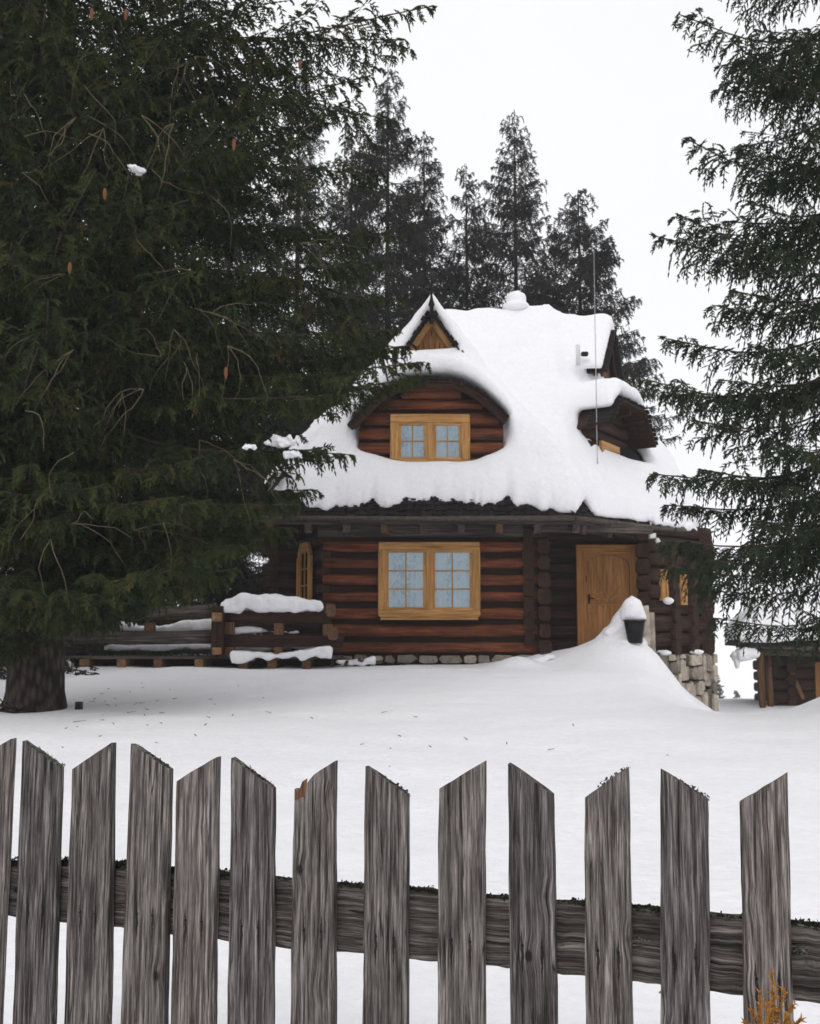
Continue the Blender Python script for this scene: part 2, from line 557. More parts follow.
def axis_pts(fine0, fine1, fstep, lo, hi):
    a = list(np.arange(fine0, fine1, fstep)); s = fstep
    v = fine1
    while v < hi: a.append(v); s = min(s * 1.15, 6); v += s
    a.append(hi); v = fine0; s = fstep; pre = []
    while v > lo: s = min(s * 1.15, 6); v -= s; pre.append(max(v, lo))
    return np.array(sorted(set(pre + a)))


gx = axis_pts(-8, 9, .09, -250, 250)
gy = axis_pts(2, 25, .09, -40, 430)
GX, GY = np.meshgrid(gx, gy, indexing='ij')
GZ = ground(GX, GY)
nx, ny = GX.shape
I = np.arange(nx * ny).reshape(nx, ny)
Q = np.stack([I[:-1, :-1], I[1:, :-1], I[1:, 1:], I[:-1, 1:]], -1).reshape(-1, 4)
g = link('snow_ground', np_mesh('snow_ground', np.stack([GX, GY, GZ], -1).reshape(-1, 3), Q, 4, smooth=True), M_GSNOW)
tag(g, 'smooth white snow field rising from the fence to the cabin', 'ground', kind='structure')


def gz(x, y): return float(ground(np.array([float(x)]), np.array([float(y)]))[0])


# -------------------------------------------------------------------- trees
class Shoots:
    def __init__(self):
        self.a, self.b, self.t = [], [], []
        self.wood = MB()
        self.w0, self.w1, self.wr = [], [], []

    def add(self, a, b, t):
        self.a.append(a.reshape(-1, 3)); self.b.append(b.reshape(-1, 3)); self.t.append(t.reshape(-1))

    def seg(self, a, b, r):
        self.w0.append(a.reshape(-1, 3)); self.w1.append(b.reshape(-1, 3)); self.wr.append(np.full(len(a.reshape(-1, 3)), r))


def nrm(v): return v / np.maximum(np.linalg.norm(v, axis=-1, keepdims=True), 1e-6)


UP = np.array([0, 0, 1.0])


def bough(S, p0, tip, rng, spacing=.055, K=12, sl=.085, droop=.8, sag=.1, lmax=.6, twig_r=.003, start=.12, rb=.013, lat=0):
    p0, tip = np.array(p0, float), np.array(tip, float)
    d = tip - p0; L = np.linalg.norm(d)
    side_h = np.cross(d, UP); side_h /= max(np.linalg.norm(side_h), 1e-6)
    bend = rng.normal(0, .05) * L

    def pos(s):
        s = s[..., None]
        return p0 + d * s + side_h * (bend * np.sin(s * math.pi)) - UP * (sag * L * np.clip(np.sin(s * math.pi), 0, 1) ** 1.2) + UP * (.0)
    if L < .9: lat = 0
    n = max(3, int(L * (1 - start) / spacing))
    s = start + (1 - start) * (np.arange(n) + rng.random(n)) / n
    base = pos(s)
    T = nrm(pos(np.minimum(s + .03, 1.03)) - pos(s - .03))
    sgn = np.where(np.arange(n) % 2 == 0, 1.0, -1.0)[:, None]
    Sd = nrm(np.cross(T, UP)) * sgn
    l = lmax * np.clip((1 - s) * 1.25, 0, 1) ** .55 * (.55 + .6 * rng.random(n)) + .13
    l = np.minimum(l, .35 * L + .1)[:, None]
    d0 = nrm(T * (.55 + .3 * rng.random((n, 1))) + Sd * (.55 + .5 * rng.random((n, 1))) + UP * rng.normal(.05, .18, (n, 1)))
    dr = droop * (.35 + .9 * rng.random((n, 1)))
    tint = rng.random(n) * .7

    def bl(v):  # v (...,) -> (n, len(v), 3)
        v = v[None, :, None]
        return base[:, None] + l[:, None] * (d0[:, None] * (v - .38 * v ** 2) - UP * dr[:, None] * v ** 1.7)
    vs = np.linspace(0, 1, 5)
    P = bl(vs)
    S.seg(P[:, :-1], P[:, 1:], twig_r)
    # needles on the axis of the branchlet
    S.add(P[:, 1:-1], P[:, 2:], np.repeat(tint[:, None], 3, 1))
    vk = np.linspace(.16, 1.0, K)
    pk = bl(vk)
    tk = nrm(bl(vk + .02) - bl(vk - .02))
    s2 = nrm(np.cross(tk, UP + rng.normal(0, .35, (n, 1, 3))))
    sg = np.where(np.arange(K) % 2 == 0, 1.0, -1.0)[None, :, None]
    sd = nrm(tk * .75 + s2 * sg * (.75 + .3 * rng.random((n, K, 1))) - UP * .22 + rng.normal(0, .15, (n, K, 3)))
    sd[:, -1] = nrm(tk[:, -1])
    ln = sl * (.55 + .8 * rng.random((n, K, 1))) * (1.25 - .5 * vk[None, :, None]) * np.clip(l[:, None] / .35, .55, 1.3)
    S.add(pk, pk + sd * ln, tint[:, None] * .8 + .5 * rng.random((n, K)) * vk[None])
    # the axis itself
    sb = np.linspace(0, 1, 9); B = pos(sb)
    if lat: S.wood.tube([Vector(b) for b in B], [rb * (1 - .85 * q) * (L / 3) ** .5 + .004 for q in sb], 5, caps=False)
    else: S.seg(B[:-1], B[1:], rb * .5)
    for j in range(lat):
        sj = .14 + .74 * (j + rng.random()) / lat
        b0 = pos(np.array([sj]))[0]; t0 = nrm(pos(np.array([sj + .03]))[0] - pos(np.array([sj - .03]))[0])
        ll = min((.40 * (1 - sj) + .10) * L * rng.uniform(.75, 1.2), 1.25)
        dd = nrm(t0 * rng.uniform(.55, .95) + side_h * (1 if j % 2 else -1) * rng.uniform(.6, 1.0) + UP * rng.normal(-.04, .14))
        bough(S, b0, b0 + dd * ll, rng, spacing * 1.25, max(5, int(K * .7)), sl, droop * .85, .06, lmax * .55, twig_r, .08, rb * .6, 0)
    sb2 = np.linspace(.55, 1, 7); B2 = pos(sb2)
    S.add(B2[:-1], B2[1:], np.full(6, .5))
    return pos


def crown_mesh(name, S, nn, ln, wd, rng, kw=.42):
    A = np.concatenate(S.a); B = np.concatenate(S.b); T = np.concatenate(S.t)
    m = len(A)
    ax = nrm(B - A)
    r = nrm(rng.normal(0, 1, (m, 3)))
    b = nrm(np.cross(ax, r)); c = np.cross(ax, b)
    V = np.empty((m, nn, 3, 3), np.float32)
    for j in range(nn):
        f = (j + .6) / nn
        an = j * 2.39996 + 6.28 * rng.random((m, 1))
        out = np.cos(an) * b + np.sin(an) * c
        p = A + (B - A) * f
        dr = nrm(out * .72 + ax * (.62 + .5 * f))
        w = nrm(np.cross(dr, ax + .8 * r)) * (wd / 2)
        V[:, j, 0] = p - w; V[:, j, 1] = p + w
        V[:, j, 2] = p + dr * ln * (.8 + .35 * rng.random((m, 1)))
    Kt = np.empty((m, 4, 3, 3), np.float32)
    mid = A + (B - A) * .5; end = B + ax * ln * .5
    for j, wv in enumerate((b, c)):
        w = wv * (ln * kw)
        Kt[:, 2 * j, 0] = A; Kt[:, 2 * j, 1] = mid + w; Kt[:, 2 * j, 2] = end
        Kt[:, 2 * j + 1, 0] = A; Kt[:, 2 * j + 1, 1] = end; Kt[:, 2 * j + 1, 2] = mid - w
    V = np.concatenate([V, Kt], 1).reshape(-1, 3)
    fc = np.arange(len(V)).reshape(-1, 3)
    return np_mesh(name, V, fc, 3, {'tint': np.repeat(T + .1 * rng.random(m), (nn + 4) * 3)})


def twig_mesh(S, parent, mat, name='branches'):
    if S.w0:
        a = np.concatenate(S.w0); b = np.concatenate(S.w1); r = np.concatenate(S.wr)
        t = nrm(b - a); y = nrm(np.cross(t, np.array([.31, .2, .93]))); z = np.cross(t, y)
        V = np.empty((len(a), 6, 3))
        for k in range(3):
            d = (math.cos(k * 2.094) * y + math.sin(k * 2.094) * z) * r[:, None]
            V[:, k] = a + d; V[:, 3 + k] = b + d * .7
        V = V.reshape(-1, 3)
        o = (np.arange(len(a)) * 6)[:, None]
        Q = np.concatenate([o + np.array([[k, (k + 1) % 3, 3 + (k + 1) % 3, 3 + k]]) for k in range(3)])
    else:
        V = np.zeros((0, 3)); Q = np.zeros((0, 4), int)
    # bough axes (tubes) joined in
    W = S.wood
    n0 = len(V)
    V = np.concatenate([V, np.array([tuple(v) for v in W.v]).reshape(-1, 3)])
    Q = np.concatenate([Q, np.array([f for f in W.f if len(f) == 4]).reshape(-1, 4) + n0])
    off = np.array(root_loc(parent))
    return link(name, np_mesh(name, V - off, Q, 4, smooth=True), mat, parent)


def trunk_part(parent, base, height, r0, mat, flare=1.35, lean=(0, 0), n=14):
    m = MB()
    pts, rs = [], []
    for i in range(16):
        q = i / 15
        h = height * q ** 1.3
        pts.append(Vector(base) + Vector((lean[0] * q, lean[1] * q, h - .35)))
        rs.append((r0 * (1 - q) ** .85 + .008) * (1 + (flare - 1) * math.exp(-h / .35)) * rnd.uniform(.97, 1.03))
    m.tube(pts, rs, n)
    return m.build('trunk', mat, parent)


def finish_tree(root, S, rng, needles, nn, ln, wd, bark=None, kw=.42):
    off = np.array(root.location)
    S.a = [a - off for a in S.a]; S.b = [b - off for b in S.b]
    o = link('crown', crown_mesh('crown', S, nn, ln, wd, rng, kw), needles, root)
    twig_mesh(S, root, bark or M_TWIG)
    return o


# --- the big spruce on the left
rng = np.random.default_rng(21)
LT = at(35, 700, 13.7)
LT.z = gz(LT.x, LT.y)
root = empty('spruce_tree', LT)
tag(root, 'huge dark green spruce with a thick trunk filling the left of the view', 'tree', 'large spruces framing the cabin')
trunk_part(root, LT, 20, .34, M_BARK, 1.35)
S = Shoots()


def rand_boughs(S, base, rng, n, h0, h1, prof, az=None, e0=(-.10, .30), **kw):
    for i in range(n):
        q = (i + rng.random()) / n
        h = h0 + (h1 - h0) * q
        a = rng.random() * 2 * math.pi if az is None else rng.uniform(*az)
        L = prof(h) * rng.uniform(.78, 1.08)
        el = e0[0] + (e0[1] - e0[0]) * q + rng.normal(0, .07)
        d = np.array([math.cos(a), math.sin(a), math.tan(el)])
        p0 = np.array(base) + UP * h
        bough(S, p0, p0 + d * L, rng, **kw)


prof = lambda h: np.interp(h, [0, 1.6, 3, 5, 9, 13, 17, 20], [2.4, 2.9, 3.2, 3.5, 3.45, 2.9, 1.6, .5])
base = np.array(LT)
# toward the camera and to its right (what the photograph shows), then all round
rand_boughs(S, base, rng, 40, 2.9, 10.5, lambda h: .55 * prof(h), (-2.3, -.7), e0=(-.30, .1), spacing=.07, K=10, lmax=.5, droop=.55, sag=.08, lat=8)
rand_boughs(S, base, rng, 118, 2.9, 11.5, prof, (-2.75, .15), e0=(-.20, .15), spacing=.07, K=11, lmax=.55, droop=.6, sag=.10, lat=9)
rand_boughs(S, base, rng, 50, 2.9, 13, prof, (.15, 3.5), e0=(-.20, .15), spacing=.10, K=9, lmax=.6, droop=.85, sag=.10, lat=6)
rand_boughs(S, base, rng, 40, 11.5, 19.5, prof, None, e0=(.1, .5), spacing=.13, K=8, lmax=.5, droop=.7, lat=4)
for (u, v, Y, rise, kw) in [
    (433, 6, 12.9, .15, {}), (404, 40, 13.6, .5, {}), (372, 75, 12.4, .6, {}), (395, 120, 14.5, .9, {}), (385, 175, 13.4, .9, {}),
    (398, 235, 14.2, .8, {}), (380, 262, 12.8, .9, {}), (402, 300, 13.8, 1.0, {}), (425, 378, 13.6, .55, {}), (398, 330, 13.0, .8, {}),
    (395, 352, 14.0, .9, {}), (345, 395, 12.4, 1.0, {}), (352, 455, 14.2, 1.0, {}), (326, 450, 12.6, .9, {}), (318, 490, 13.2, .8, {}),
    (296, 505, 12.2, 1.0, {}), (292, 528, 13.6, .8, {}), (262, 540, 12.8, .8, {}), (235, 545, 12.0, .7, {}), (200, 560, 11.4, .6, {}),
    (150, 570, 11.0, .6, {}), (105, 600, 11.2, .5, {}), (165, 575, 12.6, .5, {}), (118, 605, 12.9, .4, {}), (85, 606, 13.0, .3, {}), (425, 362, 13.0, .7, {}), (412, 345, 13.3, .6, {}),
    (25, 590, 10.9, .7, {}), (-30, 520, 12, .9, {}), (10, 540, 11.6, .8, {}), (-15, 575, 11.3, .7, {}), (5, 495, 14.6, .9, {}), (-10, 550, 14.8, .7, {}), (18, 520, 10.9, .8, {}), (5, 600, 11.6, .6, {}), (-20, 640, 13.2, .3, {}), (-45, 640, 12.2, .3, {}), (60, 590, 10.8, .6, {}),
]:
    t = np.array(at(u, v, Y))
    p0 = np.array([base[0], base[1], t[2] + rise])
    bough(S, p0, t, rng, spacing=.058, K=12, lmax=.5, droop=.62, sag=.09, lat=9)
# pale dead twigs hanging on the outside of the crown, each bunch from one stem
tw = MB()
for k in range(52):
    u, v = rng.uniform(20, 330), rng.uniform(30, 560)
    if u > 235 and v > 400: continue
    p = np.array(at(u, v, rng.uniform(10.6, 11.9) + max(0, u - 150) * .008))
    dv0 = np.array([rng.normal(.25, .6), rng.normal(-.1, .25), rng.normal(-.25, .35)])
    for br in range(rng.integers(1, 4)):
        q = [p]; dv = dv0 + rng.normal(0, .35, 3)
        for j in range(7):
            dv = nrm(dv) + rng.normal(0, .22, 3) - UP * .16
            q.append(q[-1] + nrm(dv) * rng.uniform(.06, .15))
        r0_ = rng.uniform(.003, .0065)
        tw.tube([Vector(x) for x in q], [r0_ * (1 - .1 * j) for j in range(8)], 5)
tag(tw.build('dead_twigs', M_DEADTWIG, root), kind='stuff')
finish_tree(root, S, rng, M_NEED, 6, .027, .0056, kw=.44)
# cones hanging in the crown
for (u, v, Y) in [(92, 8, 10.6), (126, 9, 10.8), (105, 188, 10.5), (234, 139, 10.9), (226, 367, 11.0), (70, 262, 10.7), (300, 60, 12.3)]:
    p = at(u, v, Y)
    m = MB()
    hs = [0, .012, .03, .06, .09, .115, .13]
    m.tube([p - Vector((0, 0, h)) for h in hs], [.004, .014, .019, .020, .017, .011, .003], 9)
    m.build('cone', M_CONE, root)

# --- the spruce on the right, trunk just outside the frame
rng = np.random.default_rng(8)
RT = Vector((5.0, 11.6, 0)); RT.z = gz(RT.x, RT.y)
root = empty('spruce_tree', RT)
tag(root, 'dark spruce reaching in from the right edge with drooping fringed boughs', 'tree', 'large spruces framing the cabin')
trunk_part(root, RT, 16, .24, M_BARK, 1.3)
S = Shoots()
base = np.array(RT)
profR = lambda h: np.interp(h, [0, 2, 4, 7, 10, 13, 16], [1.5, 1.6, 1.75, 1.6, 1.5, 1.1, .4])
rand_boughs(S, base, rng, 18, 5.0, 10.5, profR, (2.2, 4.9), e0=(-.18, .2), spacing=.06, K=10, lmax=.42, droop=.8, sag=.12, lat=5)
rand_boughs(S, base, rng, 14, 4.6, 11, lambda h: profR(h) * 1.25, (-1.4, 2.2), e0=(-.15, .2), spacing=.10, K=8, lmax=.45, droop=1.0, sag=.12, lat=3)
rand_boughs(S, base, rng, 30, 10.5, 15.6, profR, None, e0=(.1, .5), spacing=.10, K=9, lmax=.4, droop=.7)
for (u, v, Y, rise) in [
    (678, 14, 11.2, .1), (728, -10, 11.6, .3), (717, 90, 11.8, .2), (739, 152, 11.0, .2), (685, 138, 11.4, -.15), (735, 60, 11.0, .3), (676, 214, 11.0, .1),
    (655, 236, 11.5, .05), (700, 232, 12.0, .3), (712, 305, 11.2, .4), (663, 338, 11.5, .25), (646, 380, 11.2, .35), (664, 395, 12.0, .35),
    (690, 420, 11.0, .5), (649, 474, 11.4, .45), (664, 505, 11.8, .4), (663, 540, 11.3, .5), (690, 552, 12.2, .4), (668, 566, 11.0, .45),
    (700, 590, 11.6, .4), (712, 618, 11.3, .3), (745, 545, 10.8, .5), (772, 545, 11.9, .5), (806, 612, 11.0, .1), (790, 500, 10.7, .5),
    (752, 520, 10.6, .5), (770, 440, 10.5, .4), (765, 345, 10.6, .4), (775, 250, 10.6, .3), (790, 120, 10.6, .2), (800, 30, 10.7, .2), (708, 560, 11.0, .5),
    (700, 470, 11.0, .5), (720, 380, 10.9, .5), (730, 290, 10.9, .4), (745, 200, 11.0, .3),
]:
    t = np.array(at(u, v, Y))
    p0 = np.array([base[0], base[1], t[2] + rise])
    bough(S, p0, t, rng, spacing=.046, K=11, lmax=.40, droop=.8, sag=.11, lat=5 if v < 530 else (2 if v < 590 else 0))
finish_tree(root, S, rng, M_NEED2, 6, .025, .0054, kw=.38)

# --- spruces behind the cabin
BACK = [
    # u, v(top), Y, radius at the foot, label
    (388, 62, 33, 3.0, 'tallest of the grey spruces, directly above the small gable on the left'),
    (424, 128, 36, 2.6, 'slim spruce just right of the tallest grey spruce'),
    (466, 162, 37, 2.6, 'shorter slim spruce left of the central pointed spruce'),
    (514, 108, 36, 3.1, 'pointed grey spruce rising directly above the snowy chimney'),
    (578, 188, 33, 3.6, 'broad spruce with loose tiers above the right end of the ridge'),
    (352, 120, 38, 2.8, 'grey spruce glimpsed through the branches of the huge left tree'),
    (548, 262, 39, 2.6, 'short spruce in the gap between the pointed and the broad spruce'),
    (300, 60, 37, 3.0, 'spruce seen through the upper boughs of the huge left tree beside the sky gap'),
    (232, 110, 31, 3.4, 'spruce screened by the middle boughs of the huge left tree'),
    (165, 60, 30, 3.6, 'low branched spruce screened by the huge left tree, behind the terrace'),
    (100, 40, 27, 3.6, 'low branched spruce screened by the huge left tree, right of its trunk'),
    (-50, -60, 20, 3.4, 'low branched spruce at the left edge behind the thick trunk'),
]
for i, (u, v, Y, r, lab) in enumerate(BACK):
    lo_ = .4 if 'screen' in lab or 'edge' in lab else 3.0
    rng = np.random.default_rng(100 + i)
    tp = at(u, v, Y)
    b0 = Vector((tp.x, Y, gz(tp.x, Y)))
    H = tp.z - b0.z
    root = empty('spruce_tree', b0)
    tag(root, lab, 'tree', 'spruces behind the cabin')
    trunk_part(root, b0, H + .3, .2, M_BARK, 1.3, n=8)
    S = Shoots()
    pr = lambda h, H=H, r=r: .10 + 1.35 * r * np.clip(1 - h / H, 0, 1) ** .82
    rand_boughs(S, np.array(b0), rng, 235, lo_, H * .985, pr, None, e0=(-.34, .5), spacing=.10, K=8, sl=.11, lmax=.55, droop=.85, sag=.07, twig_r=.005, start=.05, rb=.016, lat=4)
    finish_tree(root, S, rng, M_NEEDFAR, 4, .045, .013, kw=.33)

# --- small far trees past the corner of the cabin
for i, (u, v, Y, w, lab) in enumerate([(716, 674, 130, 4, 'tiny pale spruce in the distance beside the stone base'),
                                      (736, 690, 150, 4, 'tiny pale spruce in the distance nearest the shed'),
                                      (706, 668, 110, 3.6, 'small distant spruce half behind the stone base')]):
    rng = np.random.default_rng(300 + i)
    tp = at(u, v, Y)
    b0 = Vector((tp.x, Y, gz(tp.x, Y) - .3)); H = max(tp.z - b0.z, 4); sc = 2.2
    root = empty('spruce_tree', b0)
    tag(root, lab, 'tree', 'distant spruces in the valley')
    trunk_part(root, b0, H, .3, M_BARK, 1.2, n=6)
    S = Shoots()
    rand_boughs(S, np.array(b0), rng, 70, .3, H * .97, lambda h: .08 + w * .5 * (1 - h / H) ** .9, None, e0=(-.1, .5), spacing=.25, K=5, sl=.35, lmax=.8, droop=.4, sag=.03, twig_r=.01)
    finish_tree(root, S, rng, M_NEEDFAR, 3, .06 * sc, .018 * sc)

# -------------------------------------------------------------- the log cabin
CAB = Vector((1.5, 23.5, 1.1))
cabin = empty('log_cabin', CAB)
tag(cabin, 'brown log cabin with steep roof, honey coloured windows and arched panel door', 'cabin')
nR = Vector((.68, -.733, 0)); uR = Vector((.733, .68, 0))
E3 = Vector((3.2, 21.3, 0))
EZ = 4.0


def hmain(x, y):
    front = EZ + 1.145 * (y - 21.3)
    back = 8.92 - 1.2 * (y - 25.6)
    left = 8.9 + 1.4 * (x - .4)
    return np.minimum(np.minimum(front, back), left)


def dR(x, y): return (x - E3.x) * -nR.x + (y - E3.y) * -nR.y


def dR2(x, y): return (x - 5.9) * -.898 + (y - 23.75) * .44


def hip_right(x, y): return EZ + 1.6 * np.minimum(dR(x, y), dR2(x, y))


def hip_front(x, y): return EZ + 1.55 * (y - 21.3)


def wing(x, y): return 8.72 - 1.5 * np.abs(x - .48) - .28 * np.maximum(0, y - 23.8)


def H_roof(x, y):
    a = np.minimum(hmain(x, y), hip_right(x, y))
    b = np.minimum(np.minimum(wing(x, y), hip_front(x, y)), 8.92 - 1.2 * (y - 25.6))
    return np.maximum(a, b)


def log_wall(p0, p1, z0, z1, mat, ext=(0, 0), course=.335, r=.115, depth=.10, cut=None, phase=0.0, parent=cabin, name='log_wall', back=True, sq=None):
    """stacked round logs between p0 and p1 with dark chinking between them"""
    p0, p1 = Vector(p0), Vector(p1)
    x = (p1 - p0).normalized(); L = (p1 - p0).length
    sq = sq or (.55 if mat is M_LOGDK else .7)
    m = MB()
    z = z0 + course * (.5 + phase)
    while z < z1 - course * .3:
        e0 = ext[0] * rnd.uniform(.85, 1.15); e1 = ext[1] * rnd.uniform(.85, 1.15)
        a, b = -e0, L + e1
        if cut:
            c = cut(z - z0)
            if c is None: z += course; continue
            a, b = max(a, c[0]), min(b, c[1])
        nn = max(3, int((b - a) / .35))
        pts = [p0 + x * (a + (b - a) * i / nn) + Vector((0, 0, z - p0.z + rnd.uniform(-.008, .008))) for i in range(nn + 1)]
        rr = r * rnd.uniform(.88, 1.12)
        m.tube(pts, [rr * rnd.uniform(.97, 1.03) for _ in pts], 16, ry=depth / r, sq=sq)
        z += course
    o = m.build(name, mat, parent)
    if back:
        c = MB()
        if cut:
            zs = np.linspace(0, z1 - z0, 10)
            prs = [(zz, cut(zz)) for zz in zs if cut(zz)]
            poly = [(c_[0], zz) for zz, c_ in prs] + [(c_[1], zz) for zz, c_ in reversed(prs)]
        else:
            poly = [(0, 0), (L, 0), (L, z1 - z0), (0, z1 - z0)]
        y = Vector((-x.y, x.x, 0))
        c.prism(poly, .12, Matrix((x, y, Vector((0, 0, 1)))).transposed(), (p0.x, p0.y, z0))
        c.build('chinking', M_CHINK, o)
    return o


# walls (outer face lines)
W0 = 1.28
log_wall((-1.72, 22.0, 0), (2.72, 22.0, 0), W0, 4.15, M_LOG, (.02, -.18))
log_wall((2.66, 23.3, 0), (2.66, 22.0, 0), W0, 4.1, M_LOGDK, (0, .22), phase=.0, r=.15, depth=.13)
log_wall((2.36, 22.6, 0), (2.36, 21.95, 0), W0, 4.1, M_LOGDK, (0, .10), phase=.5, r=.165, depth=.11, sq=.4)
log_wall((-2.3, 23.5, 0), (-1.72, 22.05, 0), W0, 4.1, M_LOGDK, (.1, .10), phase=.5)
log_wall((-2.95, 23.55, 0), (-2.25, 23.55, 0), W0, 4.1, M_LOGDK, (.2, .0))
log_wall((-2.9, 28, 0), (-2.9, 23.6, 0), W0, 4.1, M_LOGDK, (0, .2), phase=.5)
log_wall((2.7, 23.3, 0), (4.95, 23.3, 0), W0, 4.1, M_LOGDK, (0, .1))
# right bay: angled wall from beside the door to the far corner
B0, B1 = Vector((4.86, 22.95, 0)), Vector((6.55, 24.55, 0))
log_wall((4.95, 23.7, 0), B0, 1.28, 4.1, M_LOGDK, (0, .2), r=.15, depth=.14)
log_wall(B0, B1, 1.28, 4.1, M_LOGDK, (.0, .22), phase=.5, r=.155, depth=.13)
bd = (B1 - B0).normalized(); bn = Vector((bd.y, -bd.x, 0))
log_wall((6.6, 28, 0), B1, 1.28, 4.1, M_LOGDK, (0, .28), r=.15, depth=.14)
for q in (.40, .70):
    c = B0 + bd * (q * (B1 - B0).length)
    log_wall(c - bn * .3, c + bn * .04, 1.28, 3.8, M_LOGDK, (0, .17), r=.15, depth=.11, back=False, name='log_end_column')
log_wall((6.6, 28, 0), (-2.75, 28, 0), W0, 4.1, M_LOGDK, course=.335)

# top plate and eave timbers
m = MB()
m.beam((-1.85, 21.98, 3.78), (2.75, 21.98, 3.78), .22, .26)
m.build('wall_plate', M_GREYWOOD, cabin, .02)

# stone foundation: front strip of rough stones, tall slabs at the right corner
def stones(a, b, z0, z1, wr, hr, th, name, mat):
    a, b = Vector(a), Vector(b); x = (b - a).normalized(); L = (b - a).length
    y = Vector((-x.y, x.x, 0)); M = Matrix((x, y, Vector((0, 0, 1)))).transposed()
    m = MB(); z = z0
    while z < z1:
        h = min(rnd.uniform(*hr), z1 - z + .02); s = rnd.uniform(-.15, 0)
        while s < L:
            w = rnd.uniform(*wr); hh = h * (rnd.uniform(.85, 1.02) if h < 1 else rnd.uniform(.94, 1.01))
            w_ = min(w, L - s + .06)
            if w_ > .04:
                n = rnd.randint(5, 7); poly = []
                for k in range(n):
                    an = 2 * math.pi * (k + rnd.uniform(-.25, .25)) / n
                    ex = lambda c: math.copysign(abs(c) ** .45, c)
                    poly.append((s + w_ / 2 + ex(math.cos(an)) * (w_ / 2 - .008), z + hh / 2 + ex(math.sin(an)) * (hh / 2 - .008)))
                d = th * rnd.uniform(.6, 1.3)
                m.prism(poly, d, M, a - y * d)
                for i in range(len(m.g) - 2 * n, len(m.g)): m.g[i] = m.g[len(m.g) - 2 * n]
            s += w
        z += h
    o = m.build(name, mat, cabin, .018)
    k = MB(); k.box((a + b) / 2 + y * .06 + Vector((0, 0, (z0 + z1) / 2)), (L, .13, z1 - z0), M)
    k.build('mortar', M_CHINK, o)
    return o


stones((-1.75, 21.95, 0), (2.75, 21.95, 0), .7, 1.30, (.2, .5), (.16, .26), .12, 'stone_foundation', M_STONE)
stones((2.75, 22.2, 0), (5.0, 22.2, 0), .5, 1.34, (.2, .5), (.16, .26), .1, 'stone_foundation', M_STONE)
def rough_base(a, b, z0, z1, name, mat):
    a, b = Vector(a), Vector(b); x = (b - a).normalized(); L = (b - a).length
    y = Vector((-x.y, x.x, 0)); M = Matrix((x, y, Vector((0, 0, 1)))).transposed()
    m = MB(); sx = -.05
    while sx < L:
        w = rnd.uniform(.10, .30); z = z0 - rnd.uniform(0, .5)
        while z < z1:
            h = min(rnd.choice((rnd.uniform(.18, .4), rnd.uniform(.4, 1.0))), z1 - z)
            if h < .12: h = z1 - z
            n = 7; poly = []; lean = rnd.uniform(-.03, .03)
            for k in range(n):
                an = 2 * math.pi * (k + rnd.uniform(-.3, .3)) / n
                ex = lambda c: math.copysign(abs(c) ** .5, c)
                px_ = sx + w / 2 + ex(math.cos(an)) * w * rnd.uniform(.42, .56); pz_ = z + h / 2 + ex(math.sin(an)) * h * rnd.uniform(.44, .51)
                poly.append((px_ + lean * (pz_ - z), min(pz_, z1 + .01)))
            d = rnd.uniform(.07, .19)
            m.prism(poly, d, M, a - y * d)
            for i in range(len(m.g) - 2 * n, len(m.g)): m.g[i] = m.g[len(m.g) - 2 * n]
            z += h
        sx += w
    o = m.build(name, mat, cabin, .022)
    k = MB(); k.box((a + b) / 2 + y * .06 + Vector((0, 0, (z0 + z1) / 2)), (L, .13, z1 - z0), M)
    k.build('mortar', M_CHINK, o)


rough_base((4.72, 22.72, 0), (6.62, 24.5, 0), -.6, 1.30, 'stone_foundation', M_SLAB)
stones((6.62, 24.5, 0), (6.7, 28, 0), -.9, 1.30, (.12, .3), (.5, 1.0), .10, 'stone_foundation', M_SLAB)
m = MB(); m.box((3.75, 22.75, 1.18), (2.1, 1.1, .3)); m.build('door_step', M_STONE, cabin, .03)


